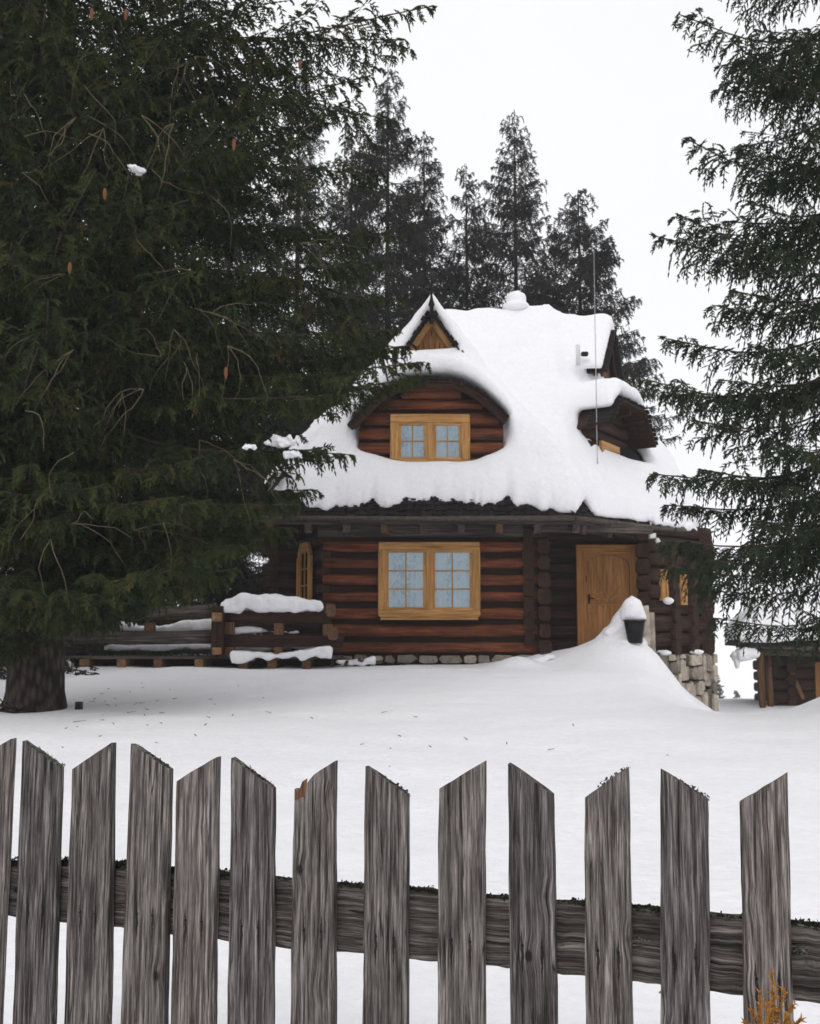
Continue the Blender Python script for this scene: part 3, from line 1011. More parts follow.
# windows -------------------------------------------------------------------
def window(c, ux, w, h, ns, cols, rows, casing=.17, chamf=.0, depth=.07, cut_low=0, arch=0):
    """c = centre of the outer frame, ux = direction along the wall; outward = ux x up"""
    ux = Vector(ux).normalized(); n = Vector((ux.y, -ux.x, 0))
    M = Matrix((ux, -n, Vector((0, 0, 1)))).transposed()      # local y points inward
    c = Vector(c)
    W, Hh = w / 2, h / 2

    def P(x, y, z): return c + M @ Vector((x, y, z))

    def bx(m, x0, x1, z0, z1, y0, y1): m.box(P((x0 + x1) / 2, (y0 + y1) / 2, (z0 + z1) / 2), (x1 - x0, y1 - y0, z1 - z0), M)
    f = MB()
    k = casing
    d = chamf
    f.prism([(-W, -Hh + d), (-W + d, -Hh), (W - d, -Hh), (W, -Hh + d), (W - .005, -Hh + k), (-W + .005, -Hh + k)], depth, M, c)
    if arch:
        f.prism([(-W + .003, Hh - k * 1.6), (-W + k, Hh - k * 2.0), (-W + k * 1.6, Hh - k), (W - k * 1.6, Hh - k), (W - k, Hh - k * 2.0), (W - .003, Hh - k * 1.6), (W * .55, Hh), (-W * .55, Hh)], depth * .94, M, P(0, .002, 0))
    else:
        f.prism([(-W + .005, Hh - k), (W - .005, Hh - k), (W - .005, Hh), (-W + .005, Hh)], depth, M, c)
    tt = Hh - k - .003 if not arch else Hh - k * 1.9
    for s in (-1, 1):
        xs = sorted((s * W, s * (W - k)))
        f.prism([(xs[0], -Hh + k + .003), (xs[1], -Hh + k + .003), (xs[1], tt), (xs[0], tt)], depth * 1.06, M, P(0, -.004, 0), gax='z')
    x0, x1 = -W + k, W - k; z0, z1 = -Hh + k, Hh - k
    mw = .13
    sw = (x1 - x0 - mw * (ns - 1)) / ns
    for i in range(ns - 1):
        xm = x0 + sw * (i + 1) + mw * (i + .5)
        f.prism([(xm - mw / 2, z0 + .003), (xm + mw / 2, z0 + .003), (xm + mw / 2, z1 - .003), (xm - mw / 2, z1 - .003)], depth * .9, M, P(0, .004, 0), gax='z')
    win = f.build('window', M_PINE, cabin, .008)
    # thin near-black sheet behind each curtain paints in the dark of the room
    for i in range(ns):
        a = x0 + i * (sw + mw); b = a + sw
        s = MB(); t = .055
        bx(s, a, b, z0, z0 + t, .02, .06); bx(s, a, b, z1 - t, z1, .02, .06)
        s.prism([(a, z0 + t + .002), (a + t, z0 + t + .002), (a + t, z1 - t - .002), (a, z1 - t - .002)], .04, M, P(0, .02, 0), gax='z')
        s.prism([(b - t, z0 + t + .002), (b, z0 + t + .002), (b, z1 - t - .002), (b - t, z1 - t - .002)], .04, M, P(0, .02, 0), gax='z')
        for q in range(1, cols):
            xx = a + t + (b - a - 2 * t) * q / cols
            s.prism([(xx - .014, z0 + t), (xx + .014, z0 + t), (xx + .014, z1 - t), (xx - .014, z1 - t)], .032, M, P(0, .023, 0), gax='z')
        for q in range(1, rows):
            zz = z0 + t + (z1 - z0 - 2 * t) * q / rows
            bx(s, a + t, b - t, zz - .013, zz + .013, .026, .054)
        s.build('sash', M_PINE, win, .004)
        g = MB(); g.prism([(a + .02, z0 + .02), (b - .02, z0 + .02), (b - .02, z1 - .02), (a + .02, z1 - .02)], .006, M, P(0, .040, 0))
        g.build('pane', M_GLASS, win)
        cu = MB(); cn = 26; hw = (b - a) - .04
        for q in range(cn):
            xa = a + .02 + hw * q / cn; xb = a + .02 + hw * (q + 1) / cn
            ya = .062 + .010 * math.sin(q * 1.35); yb = .062 + .010 * math.sin((q + 1) * 1.35)
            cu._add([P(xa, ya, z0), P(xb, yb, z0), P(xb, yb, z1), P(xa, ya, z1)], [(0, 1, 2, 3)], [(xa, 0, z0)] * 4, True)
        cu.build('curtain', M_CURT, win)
        rb = MB(); bx(rb, a - .02, b + .02, z0 - .02, z1 + .02, .078, .085); rb.build('room_dark', M_ROOM, win)  # dark sheet standing in for the unlit room
    return win


p0, p1 = at(378, 618, 21.80), at(480, 542, 21.80)
window((p0 + p1) / 2, (1, 0, 0), p1.x - p0.x, p1.z - p0.z, 2, 2, 3, .155, .06)
# ledge under it
m = MB(); m.box(((p0.x + p1.x) / 2, 21.79, p0.z - .02), (p1.x - p0.x - .1, .16, .035)); m.build('window_sill', M_PINE, cabin, .006)
# oblique window with a cut corner head in the left wall
lw = Vector((-1.72, 22.05, 0)) - Vector((-2.3, 23.5, 0))
lwd = lw.normalized(); lwn = Vector((lwd.y, -lwd.x, 0))
cw = Vector((-2.3, 23.5, 0)) + lwd * .72 + lwn * .20
pz0, pz1 = at(308, 612, 22.6).z, at(308, 542, 22.6).z
window(cw + Vector((0, 0, (pz0 + pz1) / 2)), lwd, .95, pz1 - pz0, 1, 2, 3, .15, 0, arch=1)

# front dormer
DY = 22.0
DX = .43
dz0 = 5.0
pw0, pw1 = at(390, 464, DY - .19), at(470, 415, DY - .19)
hw_b, hw_t = 1.46, .60
d_top = at(430, 388, DY).z
d_sh = at(430, 423, DY).z


def arch(ax):
    """height of the underside of the dormer roof at distance ax from its middle"""
    q = np.clip((ax - .25) / (hw_b - .25), 0, 1.25)
    return d_top - (d_top - d_sh + .02) * q ** 1.9


def cut_d(zz):
    z = dz0 + zz
    if z > d_top: return None
    xs_ = np.linspace(0, hw_b, 80); ok_ = xs_[arch(xs_) >= z]
    w = hw_b if z < d_sh else (ok_.max() if len(ok_) else .2)
    return (1.5 - w, 1.5 + w)


log_wall((DX - 1.5, DY, 0), (DX + 1.5, DY, 0), dz0, d_top + .02, M_LOG, (.0, .0), cut=cut_d, name='dormer_wall', course=.30)
window((pw0 + pw1) / 2 + Vector((0, 0, -.03)), (1, 0, 0), pw1.x - pw0.x, pw1.z - pw0.z + .1, 2, 2, 2, .17, .0)


def dormer_roof(prof, M, o, back, over, name):
    """prof: outline (x, z) of the underside; boards .06 thick with shake edges on top"""
    m = MB(); t = .06
    s = MB()
    for (xa, za), (xb, zb) in zip(prof[:-1], prof[1:]):
        dx, dz = xb - xa, zb - za; l = math.hypot(dx, dz); nx_, nz_ = -dz / l, dx / l
        if nz_ < 0: nx_, nz_ = -nx_, -nz_
        m.prism([(xa, za), (xb, zb), (xb + nx_ * t, zb + nz_ * t), (xa + nx_ * t, za + nz_ * t)], back + over, M, Vector(o) + M @ Vector((0, -over, 0)))
        # shakes: ragged little boards along the front edge
        k = max(1, int(l / .12))
        for i in range(k):
            f0, f1 = i / k, (i + 1) / k
            for row in range(2):
                h0 = t + .006 + row * .028
                ov = over + .05 + rnd.uniform(-.03, .04) - row * .07
                q = [(xa + dx * f0 + nx_ * h0, za + dz * f0 + nz_ * h0), (xa + dx * (f1 - .02) + nx_ * h0, za + dz * (f1 - .02) + nz_ * h0)]
                q += [(q[1][0] + nx_ * .022, q[1][1] + nz_ * .022), (q[0][0] + nx_ * .022, q[0][1] + nz_ * .022)]
                s.prism(q, .5, M, Vector(o) + M @ Vector((0, -ov, 0)))
    r = m.build(name, M_LOGDK, cabin)
    s.build('shingle_edge', M_SHAKE, r)
    return r


MI = Matrix.Identity(3)
dormer_roof([(DX + x_, float(arch(abs(x_))) + .03) for x_ in np.linspace(-hw_b - .14, hw_b + .02, 15)], MI, (0, DY, 0), 2.2, .36, 'dormer_roof')
m = MB()
xs_ = np.linspace(-hw_b - .10, hw_b, 13)
for xa, xb in zip(xs_[:-1], xs_[1:]):
    m.beam((DX + xa, DY - .33, float(arch(abs(xa))) - .03), (DX + xb, DY - .33, float(arch(abs(xb))) - .03), .04, .10)
m.build('bargeboard', M_LOGDK, cabin)
m = MB(); m.beam((DX - hw_t, DY - .08, d_top - .14), (DX + hw_t, DY - .08, d_top - .14), .24, .22); m.build('dormer_header', M_LOG, cabin, .03)

# right dormer, turned toward the right
nD = Vector((.848, -.53, 0)); uD = Vector((.53, .848, 0))
MR = Matrix((uD, -nD, Vector((0, 0, 1)))).transposed()      # local x along the wall, y inward
RO = Vector((3.72, 22.85, 0))
ra, rb_ = 0.0, 2.3


def RP(x, y, z): return RO + MR @ Vector((x, y, 0)) + Vector((0, 0, z))


rtop, rsh = 6.62, 6.05
rc = (ra + rb_) / 2


def cut_r(zz):
    z = 5.0 + zz
    if z <= rsh: return (0, rb_ - ra)
    if z > rtop: return None
    q = (z - rsh) / (rtop - rsh)
    return (.42 * q, (rb_ - ra) - .42 * q)


log_wall(RP(ra, 0, 0), RP(rb_, 0, 0), 5.0, rtop, M_LOGDK, (0, .02), cut=cut_r, name='dormer_wall', course=.27)
window(RP(rc - .25, -.19, 5.35), uD, 1.05, .95, 1, 2, 2, .15)
log_wall(RP(rb_ - .02, 1.5, 0), RP(rb_ - .02, .05, 0), 5.0, rsh, M_LOGDK, (0, .1), name='dormer_wall', course=.27)
dormer_roof([(ra - .10, rsh - .05), (ra + .42, rtop + .02), (rb_ - .42, rtop + .02), (rb_ + .25, rsh - .10)], MR, RO, 1.6, .62, 'dormer_roof')
for x in (ra + .35, rc, rb_ - .3):
    m = MB(); m.beam(RP(x, .05, rtop - .16), RP(x, -.55, rtop - .10), .10, .12); m.build('eave_bracket', M_LOGDK, cabin, .01)

# small gables at the ridge ends
GYf = 23.8
gb = float(hip_front(0, GYf)); ga = 8.72
m = MB()
for k in range(9):       # vertical shingles with pointed ends
    for row in range(3):
        x = .48 - .46 + .115 * k + (.05 if row % 2 else 0); zt = gb - .05 + .30 * row
        top = min(zt + .45, ga - 1.5 * abs(x - .48) - .08)
        if top > zt + .05:
            m.prism([(x - .05, zt + .05), (x, zt), (x + .05, zt + .05), (x + .05, top), (x - .05, top)], .02, MI, (0, GYf - .02 - .012 * (2 - row), 0), gax='z')
gab = m.build('gable', M_DOOR, cabin)
b = MB(); b.prism([(-.25, gb - .2), (1.21, gb - .2), (.48, ga - .05)], .05, MI, (0, GYf, 0)); b.build('gable_backing', M_LOGDK, gab)
m = MB()
for s in (-1, 1):
    m = MB(); m.beam((.48 + s * .004, GYf - .12, ga - .10), (.48 + s * .62, GYf - .12, ga - .10 - .93), .05, .13); m.build('bargeboard', M_PINE, gab, .006)
m = MB()
for s in (-1, 1):
    for k in range(9):
        t0, t1 = k / 9, (k + 1) / 9 - .015
        p = lambda t: Vector((.48 + s * (.02 + .66 * t), GYf - .24 + rnd.uniform(-.02, .02), ga + .02 - .99 * t))
        m.beam(p(t0), p(t1), .42, .03); m.beam(p(t0) + Vector((0, .08, .035)), p(t1) + Vector((0, .08, .035)), .42, .028)
m.build('shingle_edge', M_SHAKE, gab)
m = MB()
fz = ga + .02
fy = GYf - .42
m.tube([(.47, fy, fz - .28), (.47, fy, fz + .10), (.47, fy, fz + .14), (.47, fy, fz + .26), (.47, fy, fz + .36), (.47, fy, fz + .52)], [.05, .048, .075, .04, .028, .008], 8)
m.beam((.47, fy, fz - .12), (.47, GYf - .1, fz - .12), .07, .09)
m.build('finial', M_SHAKE, gab)
# right gable
rd = 2.42
nG = Vector((.927, -.375, 0)); uG = Vector((.375, .927, 0))
MG = Matrix((uG, -nG, Vector((0, 0, 1)))).transposed()
apx = Vector((4.62, 25.6, 0))
ghz = 7.75


def dG(x, y): return -((x - apx.x) * nG.x + (y - apx.y) * nG.y)
m = MB()
h2 = 8.88 - ghz
m.prism([(-.95, 0), (.95, 0), (0, h2)], .05, MG, (apx.x, apx.y, ghz - .1))
gr = m.build('gable', M_PINEDK, cabin)
for s in (-1, 1):
    m = MB(); m.beam(apx + Vector((0, 0, 8.82)) + nG * .14, apx + uG * (s * 1.0) + Vector((0, 0, 8.82 - h2 * 1.05)) + nG * .14, .05, .15); m.build('bargeboard', M_LOGDK, gr, .006)
m = MB()
for s in (-1, 1):
    m.beam(apx + Vector((0, 0, 8.92)) + nG * .05, apx + uG * (s * 1.06) + Vector((0, 0, 8.92 - h2 * 1.1)) + nG * .05, .5, .04)
m.build('shingle_edge', M_SHAKE, gr)

# roof deck under the snow
xs = np.arange(-2.9, 7.0, .12); ys = np.arange(21.55, 29.6, .12)
X_, Y_ = np.meshgrid(xs, ys, indexing='ij'); Z_ = H_roof(X_, Y_) - .03
ii = np.arange(X_.size).reshape(X_.shape)
Qd = np.stack([ii[:-1, :-1], ii[1:, :-1], ii[1:, 1:], ii[:-1, 1:]], -1).reshape(-1, 4)
ok = (Z_.ravel()[Qd] > EZ + .25).all(1)
Vd = np.stack([X_, Y_, Z_], -1).reshape(-1, 3) - np.array(CAB)
roof = link('roof', np_mesh('roof', Vd, Qd[ok], 4), M_SHAKE, cabin)
# shake rows and boards along the visible eaves
def eave(a, b, inward, slope, length=.62):
    a, b = Vector(a), Vector(b); x = (b - a).normalized(); L = (b - a).length
    inward = Vector(inward).normalized()
    v = (inward + Vector((0, 0, slope))).normalized(); n = x.cross(v)
    if n.z < 0: n = -n
    m = MB()
    M = Matrix((x, v, n)).transposed()
    for row in range(4):
        s = rnd.uniform(-.1, 0)
        while s < L:
            w = rnd.uniform(.06, .13)
            l = length * rnd.uniform(.95, 1.05)
            st = row * .12 + rnd.uniform(-.045, .035) - .03
            m.box(a + x * (s + w / 2) + v * (st + l / 2) + n * (.045 + .028 * row + rnd.uniform(0, .012)), (w - .012, l, .02), M @ Matrix.Rotation(rnd.uniform(-.05, .05), 3, 'Z'))
            s += w
    o = m.build('shingle_edge', M_SHAKE, roof)
    k = MB()
    k.box((a + b) / 2 + v * .55 + n * -.0, (L, 1.1, .03), M)
    k.build('eave_board', M_LOGDK, roof)
    return o


eave((-3.1, 21.3, EZ), (3.2, 21.3, EZ), (0, 1, 0), 1.35)
eave((3.2, 21.3, EZ), (5.9, 23.75, EZ), -nR, 1.6)
eave((5.9, 23.75, EZ), (7.0, 26.0, EZ), (-.9, .44, 0), 1.6)
eave((7.0, 26.0, EZ), (7.0, 29.0, EZ), (-1, 0, 0), 1.6)
eave((-3.1, 29.0, EZ), (-3.1, 21.3, EZ), (1, 0, 0), 1.4)
m = MB()
for (a, b) in (((-3.1, 21.22), (3.2, 21.22)), ((3.2, 21.22), (5.95, 23.7))):
    a, b = Vector((a[0], a[1], EZ - .05)), Vector((b[0], b[1], EZ - .05))
    m.tube([a, a.lerp(b, .5) + Vector((0, 0, -.015)), b], .055, 8)
m.build('gutter', M_METAL, roof)
m = MB()
m.beam((-3.1, 21.36, EZ - .08), (3.22, 21.36, EZ - .08), .05, .15)
m.beam(Vector((3.2, 21.38, EZ - .08)), Vector((5.9, 23.83, EZ - .08)), .05, .15)
m.build('fascia', M_GREYWOOD, roof, .006)
for k in range(9):
    m = MB(); x = -2.75 + .75 * k
    m.beam((x, 22.25, 3.95), (x, 21.42, 3.77), .14, .19); m.build('rafter_end', M_GREYWOOD if k % 3 else M_PINEDK, roof, .012)
for k in range(4):
    m = MB(); p = E3 + uR * (.5 + .85 * k)
    m.beam(p - nR * .95 + Vector((0, 0, 3.95)), p - nR * .14 + Vector((0, 0, 3.77)), .14, .19); m.build('rafter_end', M_GREYWOOD, roof, .012)
m = MB()
m.beam((2.55, 21.75, 3.82), (4.9, 22.2, 3.82), .16, .18)
m.build('porch_beam', M_GREYWOOD, cabin, .015)
# chimney, vent pipe, lightning rod
ch = at(516, 312, 25.9)
m = MB(); m.box((ch.x, 25.9, ch.z - .5), (.42, .42, 1.3)); m.build('chimney', M_STONE, roof, .02)
vp = at(578, 352, 24.2)
m = MB(); m.tube([vp - Vector((0, 0, .3)), vp + Vector((0, 0, .16))], .05, 10); m.build('vent_pipe', M_WHITE, roof)
m = MB(); m.box(vp + Vector((.14, -.05, -.06)), (.16, .12, .10)); m.build('vent_dark_box', M_BLACK, roof, .03)  # black box set in the snow hollow beside the pipe
la, lb = at(597, 440, 22.55), at(598, 250, 24.2)
lb = Vector((la.x + .03, la.y + .1, at(598, 250, 22.65).z))
m = MB(); m.tube([la - Vector((0, 0, .5)), la, lb], [.011, .011, .007], 6); m.build('lightning_rod', M_STEEL, roof)
# floodlight below the eave
fl = at(652, 536, 22.7)
m = MB(); m.box(fl, (.13, .2, .10)); m.tube([fl + Vector((.1, -.02, -.08)), fl + Vector((.11, -.1, -.14))], .05, 10); m.tube([fl, fl + Vector((0, .1, .3))], .014, 6)
m.build('floodlight', M_WHITE, cabin, .01)

# the door
dp0, dp1 = at(577, 647, 23.18), at(637, 545, 23.18)
dw, dh = dp1.x - dp0.x, dp1.z - dp0.z
dc = Vector(((dp0.x + dp1.x) / 2, 23.06, dp0.z))
k = .19
m = MB()
m.prism([(-dw / 2, 0), (-dw / 2 + k, 0), (-dw / 2 + k, dh - k), (-dw / 2, dh)], .09, MI, dc, gax='z')
m.prism([(dw / 2 - k, 0), (dw / 2, 0), (dw / 2, dh), (dw / 2 - k, dh - k)], .09, MI, dc, gax='z')
arc = []
r_ = dw / 2 - k
for i in range(13):
    a = math.pi * i / 12
    arc.append((math.cos(a) * r_, dh - k - .26 + .24 * math.sin(a)))
m.prism([(-dw / 2 + .004, dh - .004), (-dw / 2 + k - .004, dh - k - .26)] + arc[::-1] + [(dw / 2 - k + .004, dh - k - .26), (dw / 2 - .004, dh - .004)], .085, MI, dc + Vector((0, .002, 0)))
door = m.build('door', M_DOOR, cabin, .008)
m = MB(); m.prism([(-r_, .03), (r_, .03)] + arc, .04, MI, dc + Vector((0, .055, 0)), gax='z'); m.build('door_leaf', M_DOOR, door, .006)
# rays of thin battens fanning from the middle of the leaf
m = MB()
c0 = dc + Vector((0, .047, .95))
for i in range(9):
    a = math.pi * (i + .5) / 9
    l = .62 if 2 < i < 6 else .42
    l = min(l, r_ * .92 / max(abs(math.cos(a)), .05))
    m.beam(c0 + Vector((math.cos(a) * .06, 0, math.sin(a) * .06)), c0 + Vector((math.cos(a) * l, 0, math.sin(a) * l)), .016, .022)
m.beam(dc + Vector((-r_ + .03, .047, .9)), dc + Vector((r_ - .03, .047, .9)), .016, .06)
m.beam(dc + Vector((0, .047, .08)), dc + Vector((0, .047, .86)), .016, .03)
m.build('door_ray', M_DOOR, door)
m = MB()
hx = dc + Vector((-r_ + .07, .045, 1.0))
m.box(hx, (.045, .012, .2)); m.tube([hx + Vector((0, -.01, .02)), hx + Vector((0, -.05, .02)), hx + Vector((.10, -.055, .01))], .012, 6)
m.build('handle', M_BLACK, door)
m = MB(); m.box(dc + Vector((-r_ + .01, .04, 1.42)), (.03, .014, .13)); m.build('hinge', M_BLACK, door)

# narrow windows of the right bay
for q, zc in ((.25, 2.75), (.56, 2.68)):
    c = B0 + bd * (q * (B1 - B0).length) + bn * .15 + Vector((0, 0, zc))
    window(c, bd, .25, .66, 1, 1, 1, .07, 0)

# -------------------------------------------------------------- roof snow
def snow_sdf(x, y, z):
    n1 = vnoise(x * .9, y * .9, z * .9, 11); n2 = vnoise(x * 3.1, y * 3.1, z * 3.1, 12); n3 = vnoise(x * 8, y * 8, z * 5, 13)
    nz = .07 * n1 + .034 * n2 + .014 * n3
    hm = np.minimum(hmain(x, y), hip_right(x, y))
    hw = np.minimum(np.minimum(wing(x, y), hip_front(x, y)), 8.92 - 1.2 * (y - 25.6))
    h = smax(hm, hw, .45)
    t = .50 + .08 * ss(4.4, 6.5, z)
    top = (z - h - t) * .6 - nz
    bot = (np.maximum(hm, hw) - z) * .62
    # footprint: the front eave melts back in a ragged line; hangs over on the right
    rag = .05 * vnoise(x * 2.1, y * 0, z * 0, 14) + .06 * vnoise(x * 5.5, y * 0, z * 0, 15) + .03 * vnoise(x * 14, y * 0, z * 0, 16)
    inset = .10 * (1 - ss(2.35, 2.9, x)) + .16 * np.exp(-((x - 1.9) / .16) ** 2) - .10 + .12 * ss(-1.8, -2.6, x)
    ef = (21.3 + inset + rag * (1 - .7 * ss(2.6, 3.2, x))) - y
    er = -.10 - np.minimum(dR(x, y), dR2(x, y)) + .25 * rag
    ft = np.maximum(np.maximum(ef, er), np.maximum(-2.95 - x, np.maximum(y - 29.2, x - 6.95)))
    body = smax(smax(top, bot, .10), ft * .9, .22)
    # snow on the front dormer
    ax = np.abs(x - DX)
    hd = arch(ax) + .19
    hd = np.maximum(hd, 0)
    td = .42 + .08 * ss(0, 1.3, 1.4 - ax)
    b2 = smax(smax((z - hd - td) * .75 - nz, (hd - z) * .8, .10), np.maximum(np.maximum(21.64 + .05 * n2 - y, y - 24.6), (ax - hw_b - .22)), .28)
    body = smin(body, b2, .45)
    # snow on the small front gable
    hg = wing(x, y) + .10
    b3 = smax(smax((z - hg - .46) * .58 - nz, (hg - z) * .58, .08), np.maximum(np.maximum(GYf - .30 + .04 * n2 - y, y - 26), np.abs(x - .5) - .90), .16)
    body = smin(body, b3, .28)
    # main ridge out to the right gable
    hr = np.minimum(EZ + 1.145 * (y - 21.3), 8.92 - 1.2 * (y - 25.6)) + .06
    b4 = smax(smax((z - hr - .34) * .66 - nz, (hr - z) * .66, .08), np.maximum(np.maximum(-.22 - dG(x, y), 7.7 - z), dG(x, y) - 2.6), .16)
    body = smin(body, b4, .25)
    # right dormer
    rx = x - RO.x; ry = y - RO.y
    lu = rx * uD.x + ry * uD.y; lw_ = -(rx * nD.x + ry * nD.y)
    hd2 = rtop + .18 - .75 * np.maximum(0, np.abs(lu - rc) - .55)
    b5 = smax(smax((z - hd2 - .40) * .8 - nz, (hd2 - z) * .8, .10), np.maximum(np.maximum(-.60 + .04 * n2 - lw_, lw_ - 2.6), np.maximum(ra - .05 - lu, lu - rb_ - .22)), .24)
    body = smin(body, b5, .28)
    # carve the open space in front of the dormers and small gables
    sill = at(430, 463, DY).z + .32 * np.clip(ax / 1.5, 0, 1.2) ** 3 + .03 * n2
    o1 = smax(np.maximum(sill - z, z - hd - .02), np.maximum(ax - hw_b - .03, np.maximum(y - 22.12, 21.0 - y)), .05)
    body = smax(body, -o1 * .8, .12)
    sill2 = 5.60 - .16 * (lu - rc) + .14 * np.abs((lu - rc) / 1.1) ** 3
    o2 = smax(np.maximum(sill2 - z, z - hd2), np.maximum(np.maximum(ra - .08 - lu, lu - rb_ - .5), np.maximum(lw_ - .10, -1.5 - lw_)), .05)
    body = smax(body, -o2 * .8, .10)
    o3 = np.maximum(np.maximum(gb + .04 + .10 * (x - .48) - z, z - hg), np.maximum(y - GYf - .06, 23.0 - y))
    body = smax(body, -o3 * .7, .06)
    o4 = np.maximum(np.maximum(ghz + .05 - z, z - hr), np.maximum(-1.2 - dG(x, y), dG(x, y) - .04))
    body = smax(body, -o4 * .7, .06)
    # hollow by the vent
    body = smax(body, -(np.sqrt((x - vp.x - .13) ** 2 + (y - vp.y + .10) ** 2 + (z - vp.z + .06) ** 2) - .13), .05)
    return body


V, Qs = surface_nets(snow_sdf, (-3.3, 20.9, 3.7), (7.4, 29.4, 10.2), .062)
o = link('roof_snow', np_mesh('roof_snow', V, Qs, 4, smooth=True), M_SNOW)
tag(o, 'thick smooth blanket of snow covering the cabin roof and dormers', 'snow', kind='stuff')


def lump(name, label, f, lo, hi, h, mat=M_SNOW, kind='stuff', cat='snow', group=None):
    V, Q = surface_nets(f, lo, hi, h)
    o = link(name, np_mesh(name, V, Q, 4, smooth=True), mat)
    return tag(o, label, cat, group, kind)


def ball(c, r, seed, amp=.15, sq=(1, 1, 1)):
    def f(x, y, z):
        d = np.sqrt(((x - c[0]) / sq[0]) ** 2 + ((y - c[1]) / sq[1]) ** 2 + ((z - c[2]) / sq[2]) ** 2) - r
        return d - r * amp * (vnoise(x * 1.3 / r, y * 1.3 / r, z * 1.3 / r, seed) + .5 * vnoise(x * 3.5 / r, y * 3.5 / r, z * 3.5 / r, seed + 1))
    return f


def strip(a, b, w, h, seed, droop=.0):
    """elongated heap of snow lying along a-b with a flat underside"""
    a, b = np.array(a, float), np.array(b, float)
    d = b - a; L = np.linalg.norm(d[:2]); ux, uy = d[0] / L, d[1] / L

    def f(x, y, z):
        s = (x - a[0]) * ux + (y - a[1]) * uy; q = -(x - a[0]) * uy + (y - a[1]) * ux
        zz = z - (a[2] + (b[2] - a[2]) * np.clip(s / L, 0, 1))
        n = 1.6 * vnoise(x * 3.2, y * 3.2, z * 3.2, seed) + 1.1 * vnoise(x * 9, y * 9, z * 9, seed + 1) + .5 * vnoise(x * 22, y * 22, z * 22, seed + 2)
        hh = h * (.9 + .55 * vnoise(s * 2.3, s * 0, s * 0, seed + 2))
        return smax(smax(zz - hh, -zz - droop * np.abs(q) / w - droop * .5 * vnoise(s * 6, s * 0, s * 0, seed + 3), .05), np.maximum(np.abs(q) - w / 2, np.abs(s - L / 2) - L / 2), h * .55) + .018 * n
    pad = .12
    return f, np.minimum(a, b) - np.array([w / 2 + pad, w / 2 + pad, pad + droop]), np.maximum(a, b) + np.array([w / 2 + pad, w / 2 + pad, h * 1.5 + pad])


c = at(516, 301, 25.7)
f1 = ball(c, .24, 31, .16, (1.0, 1, .95)); f2 = ball(c - Vector((0, 0, .16)), .28, 35, .1, (1.15, 1.1, .5))
lump('snow_cap', 'round ball of snow sitting on the chimney', lambda x, y, z: smin(f1(x, y, z), f2(x, y, z), .1), c - Vector((.5, .5, .5)), c + Vector((.5, .5, .5)), .03)
# plank of snow sliding over the eave corner on the right
a, b = at(648, 523, 22.9), at(690, 532, 24.3)
f, lo, hi = strip(a, b, .34, .17, 41, .05)
lump('snow_slab', 'flat slab of snow hanging over the eave above the narrow windows', f, lo, hi, .03)
# snow slid down beside the right dormer
c = RP(rb_ + .28, .05, 5.62)
f1 = ball(c, .17, 51, .3, (.6, .8, 1.7)); f2 = ball(c + Vector((.10, .05, -.32)), .2, 55, .3, (1, 1, .6))
lump('snow_clump', 'narrow clump of snow clinging beside the right dormer wall', lambda x, y, z: smin(f1(x, y, z), f2(x, y, z), .12), c - Vector((.5, .5, .7)), c + Vector((.6, .5, .5)), .03)
for (q, zz, lab) in ((.25, 2.42, 'little lump of snow on the sill of the narrow window nearest the door'),):
    c = B0 + bd * (q * (B1 - B0).length) + bn * .22 + Vector((0, 0, zz))
    lump('snow_lump', lab, ball(c, .09, 61, .2, (1.2, 1, .8)), c - Vector((.2, .2, .2)), c + Vector((.2, .2, .2)), .018)
for q, lab in ((.2, 'thin snow patch on the log ledge nearest the door, above the stone slabs'), (.72, 'thin snow patch on the log ledge at the far corner, above the stone slabs')):
    c = B0 + bd * (q * (B1 - B0).length) + bn * .16 + Vector((0, 0, 1.34))
    lump('snow_patch', lab, ball(c, .12, 64, .2, (1.3, 1.2, .45)), c - Vector((.3, .3, .2)), c + Vector((.3, .3, .2)), .018)

# ------------------------------------------------ terrace with log railings
TY = 20.3
T0, T1 = at(60, 656, TY), at(338, 652, TY)
dk = T0.z
terr = empty('log_terrace', (T0.x + 2.7, TY, gz(T0.x + 2.7, TY)))
tag(terr, 'low weathered log terrace with stacked rail timbers beside the cabin wall', 'terrace')
m = MB()
for k in range(8):
    y = TY + .12 + .21 * k
    m.box(((T0.x + T1.x) / 2 + rnd.uniform(-.03, .03), y, dk - .03 + rnd.uniform(-.006, .006)), (T1.x - T0.x, .2, .05))
m.build('deck', M_GREYWOOD, terr, .006)
for u in (84, 121, 158, 199, 243, 272, 306):
    p = at(u, 668, TY); m = MB()
    m.box((p.x, TY + .42, dk - .22), (.17 * rnd.uniform(.85, 1.15), .9, .32)); m.build('joist', M_ENDGRAIN if u in (84, 199, 121) else M_PINEDK, terr, .012)
m = MB(); m.box(((T0.x + T1.x) / 2, TY + .95, dk - .26), (T1.x - T0.x, .1, .4)); m.build('skirt_board', M_LOGDK, terr)


def logbeam(a, b, r, mat, name='rail_timber', sq=.55, ry=.75):
    m = MB(); n = max(3, int((Vector(b) - Vector(a)).length / .4))
    pts = [Vector(a).lerp(Vector(b), i / n) + Vector((0, 0, rnd.uniform(-.008, .008))) for i in range(n + 1)]
    m.tube(pts, [r * rnd.uniform(.95, 1.05) for _ in pts], 12, sq=sq, ry=ry)
    return m.build(name, mat, terr)


RY = TY + .12
c220 = at(220, 640, RY)
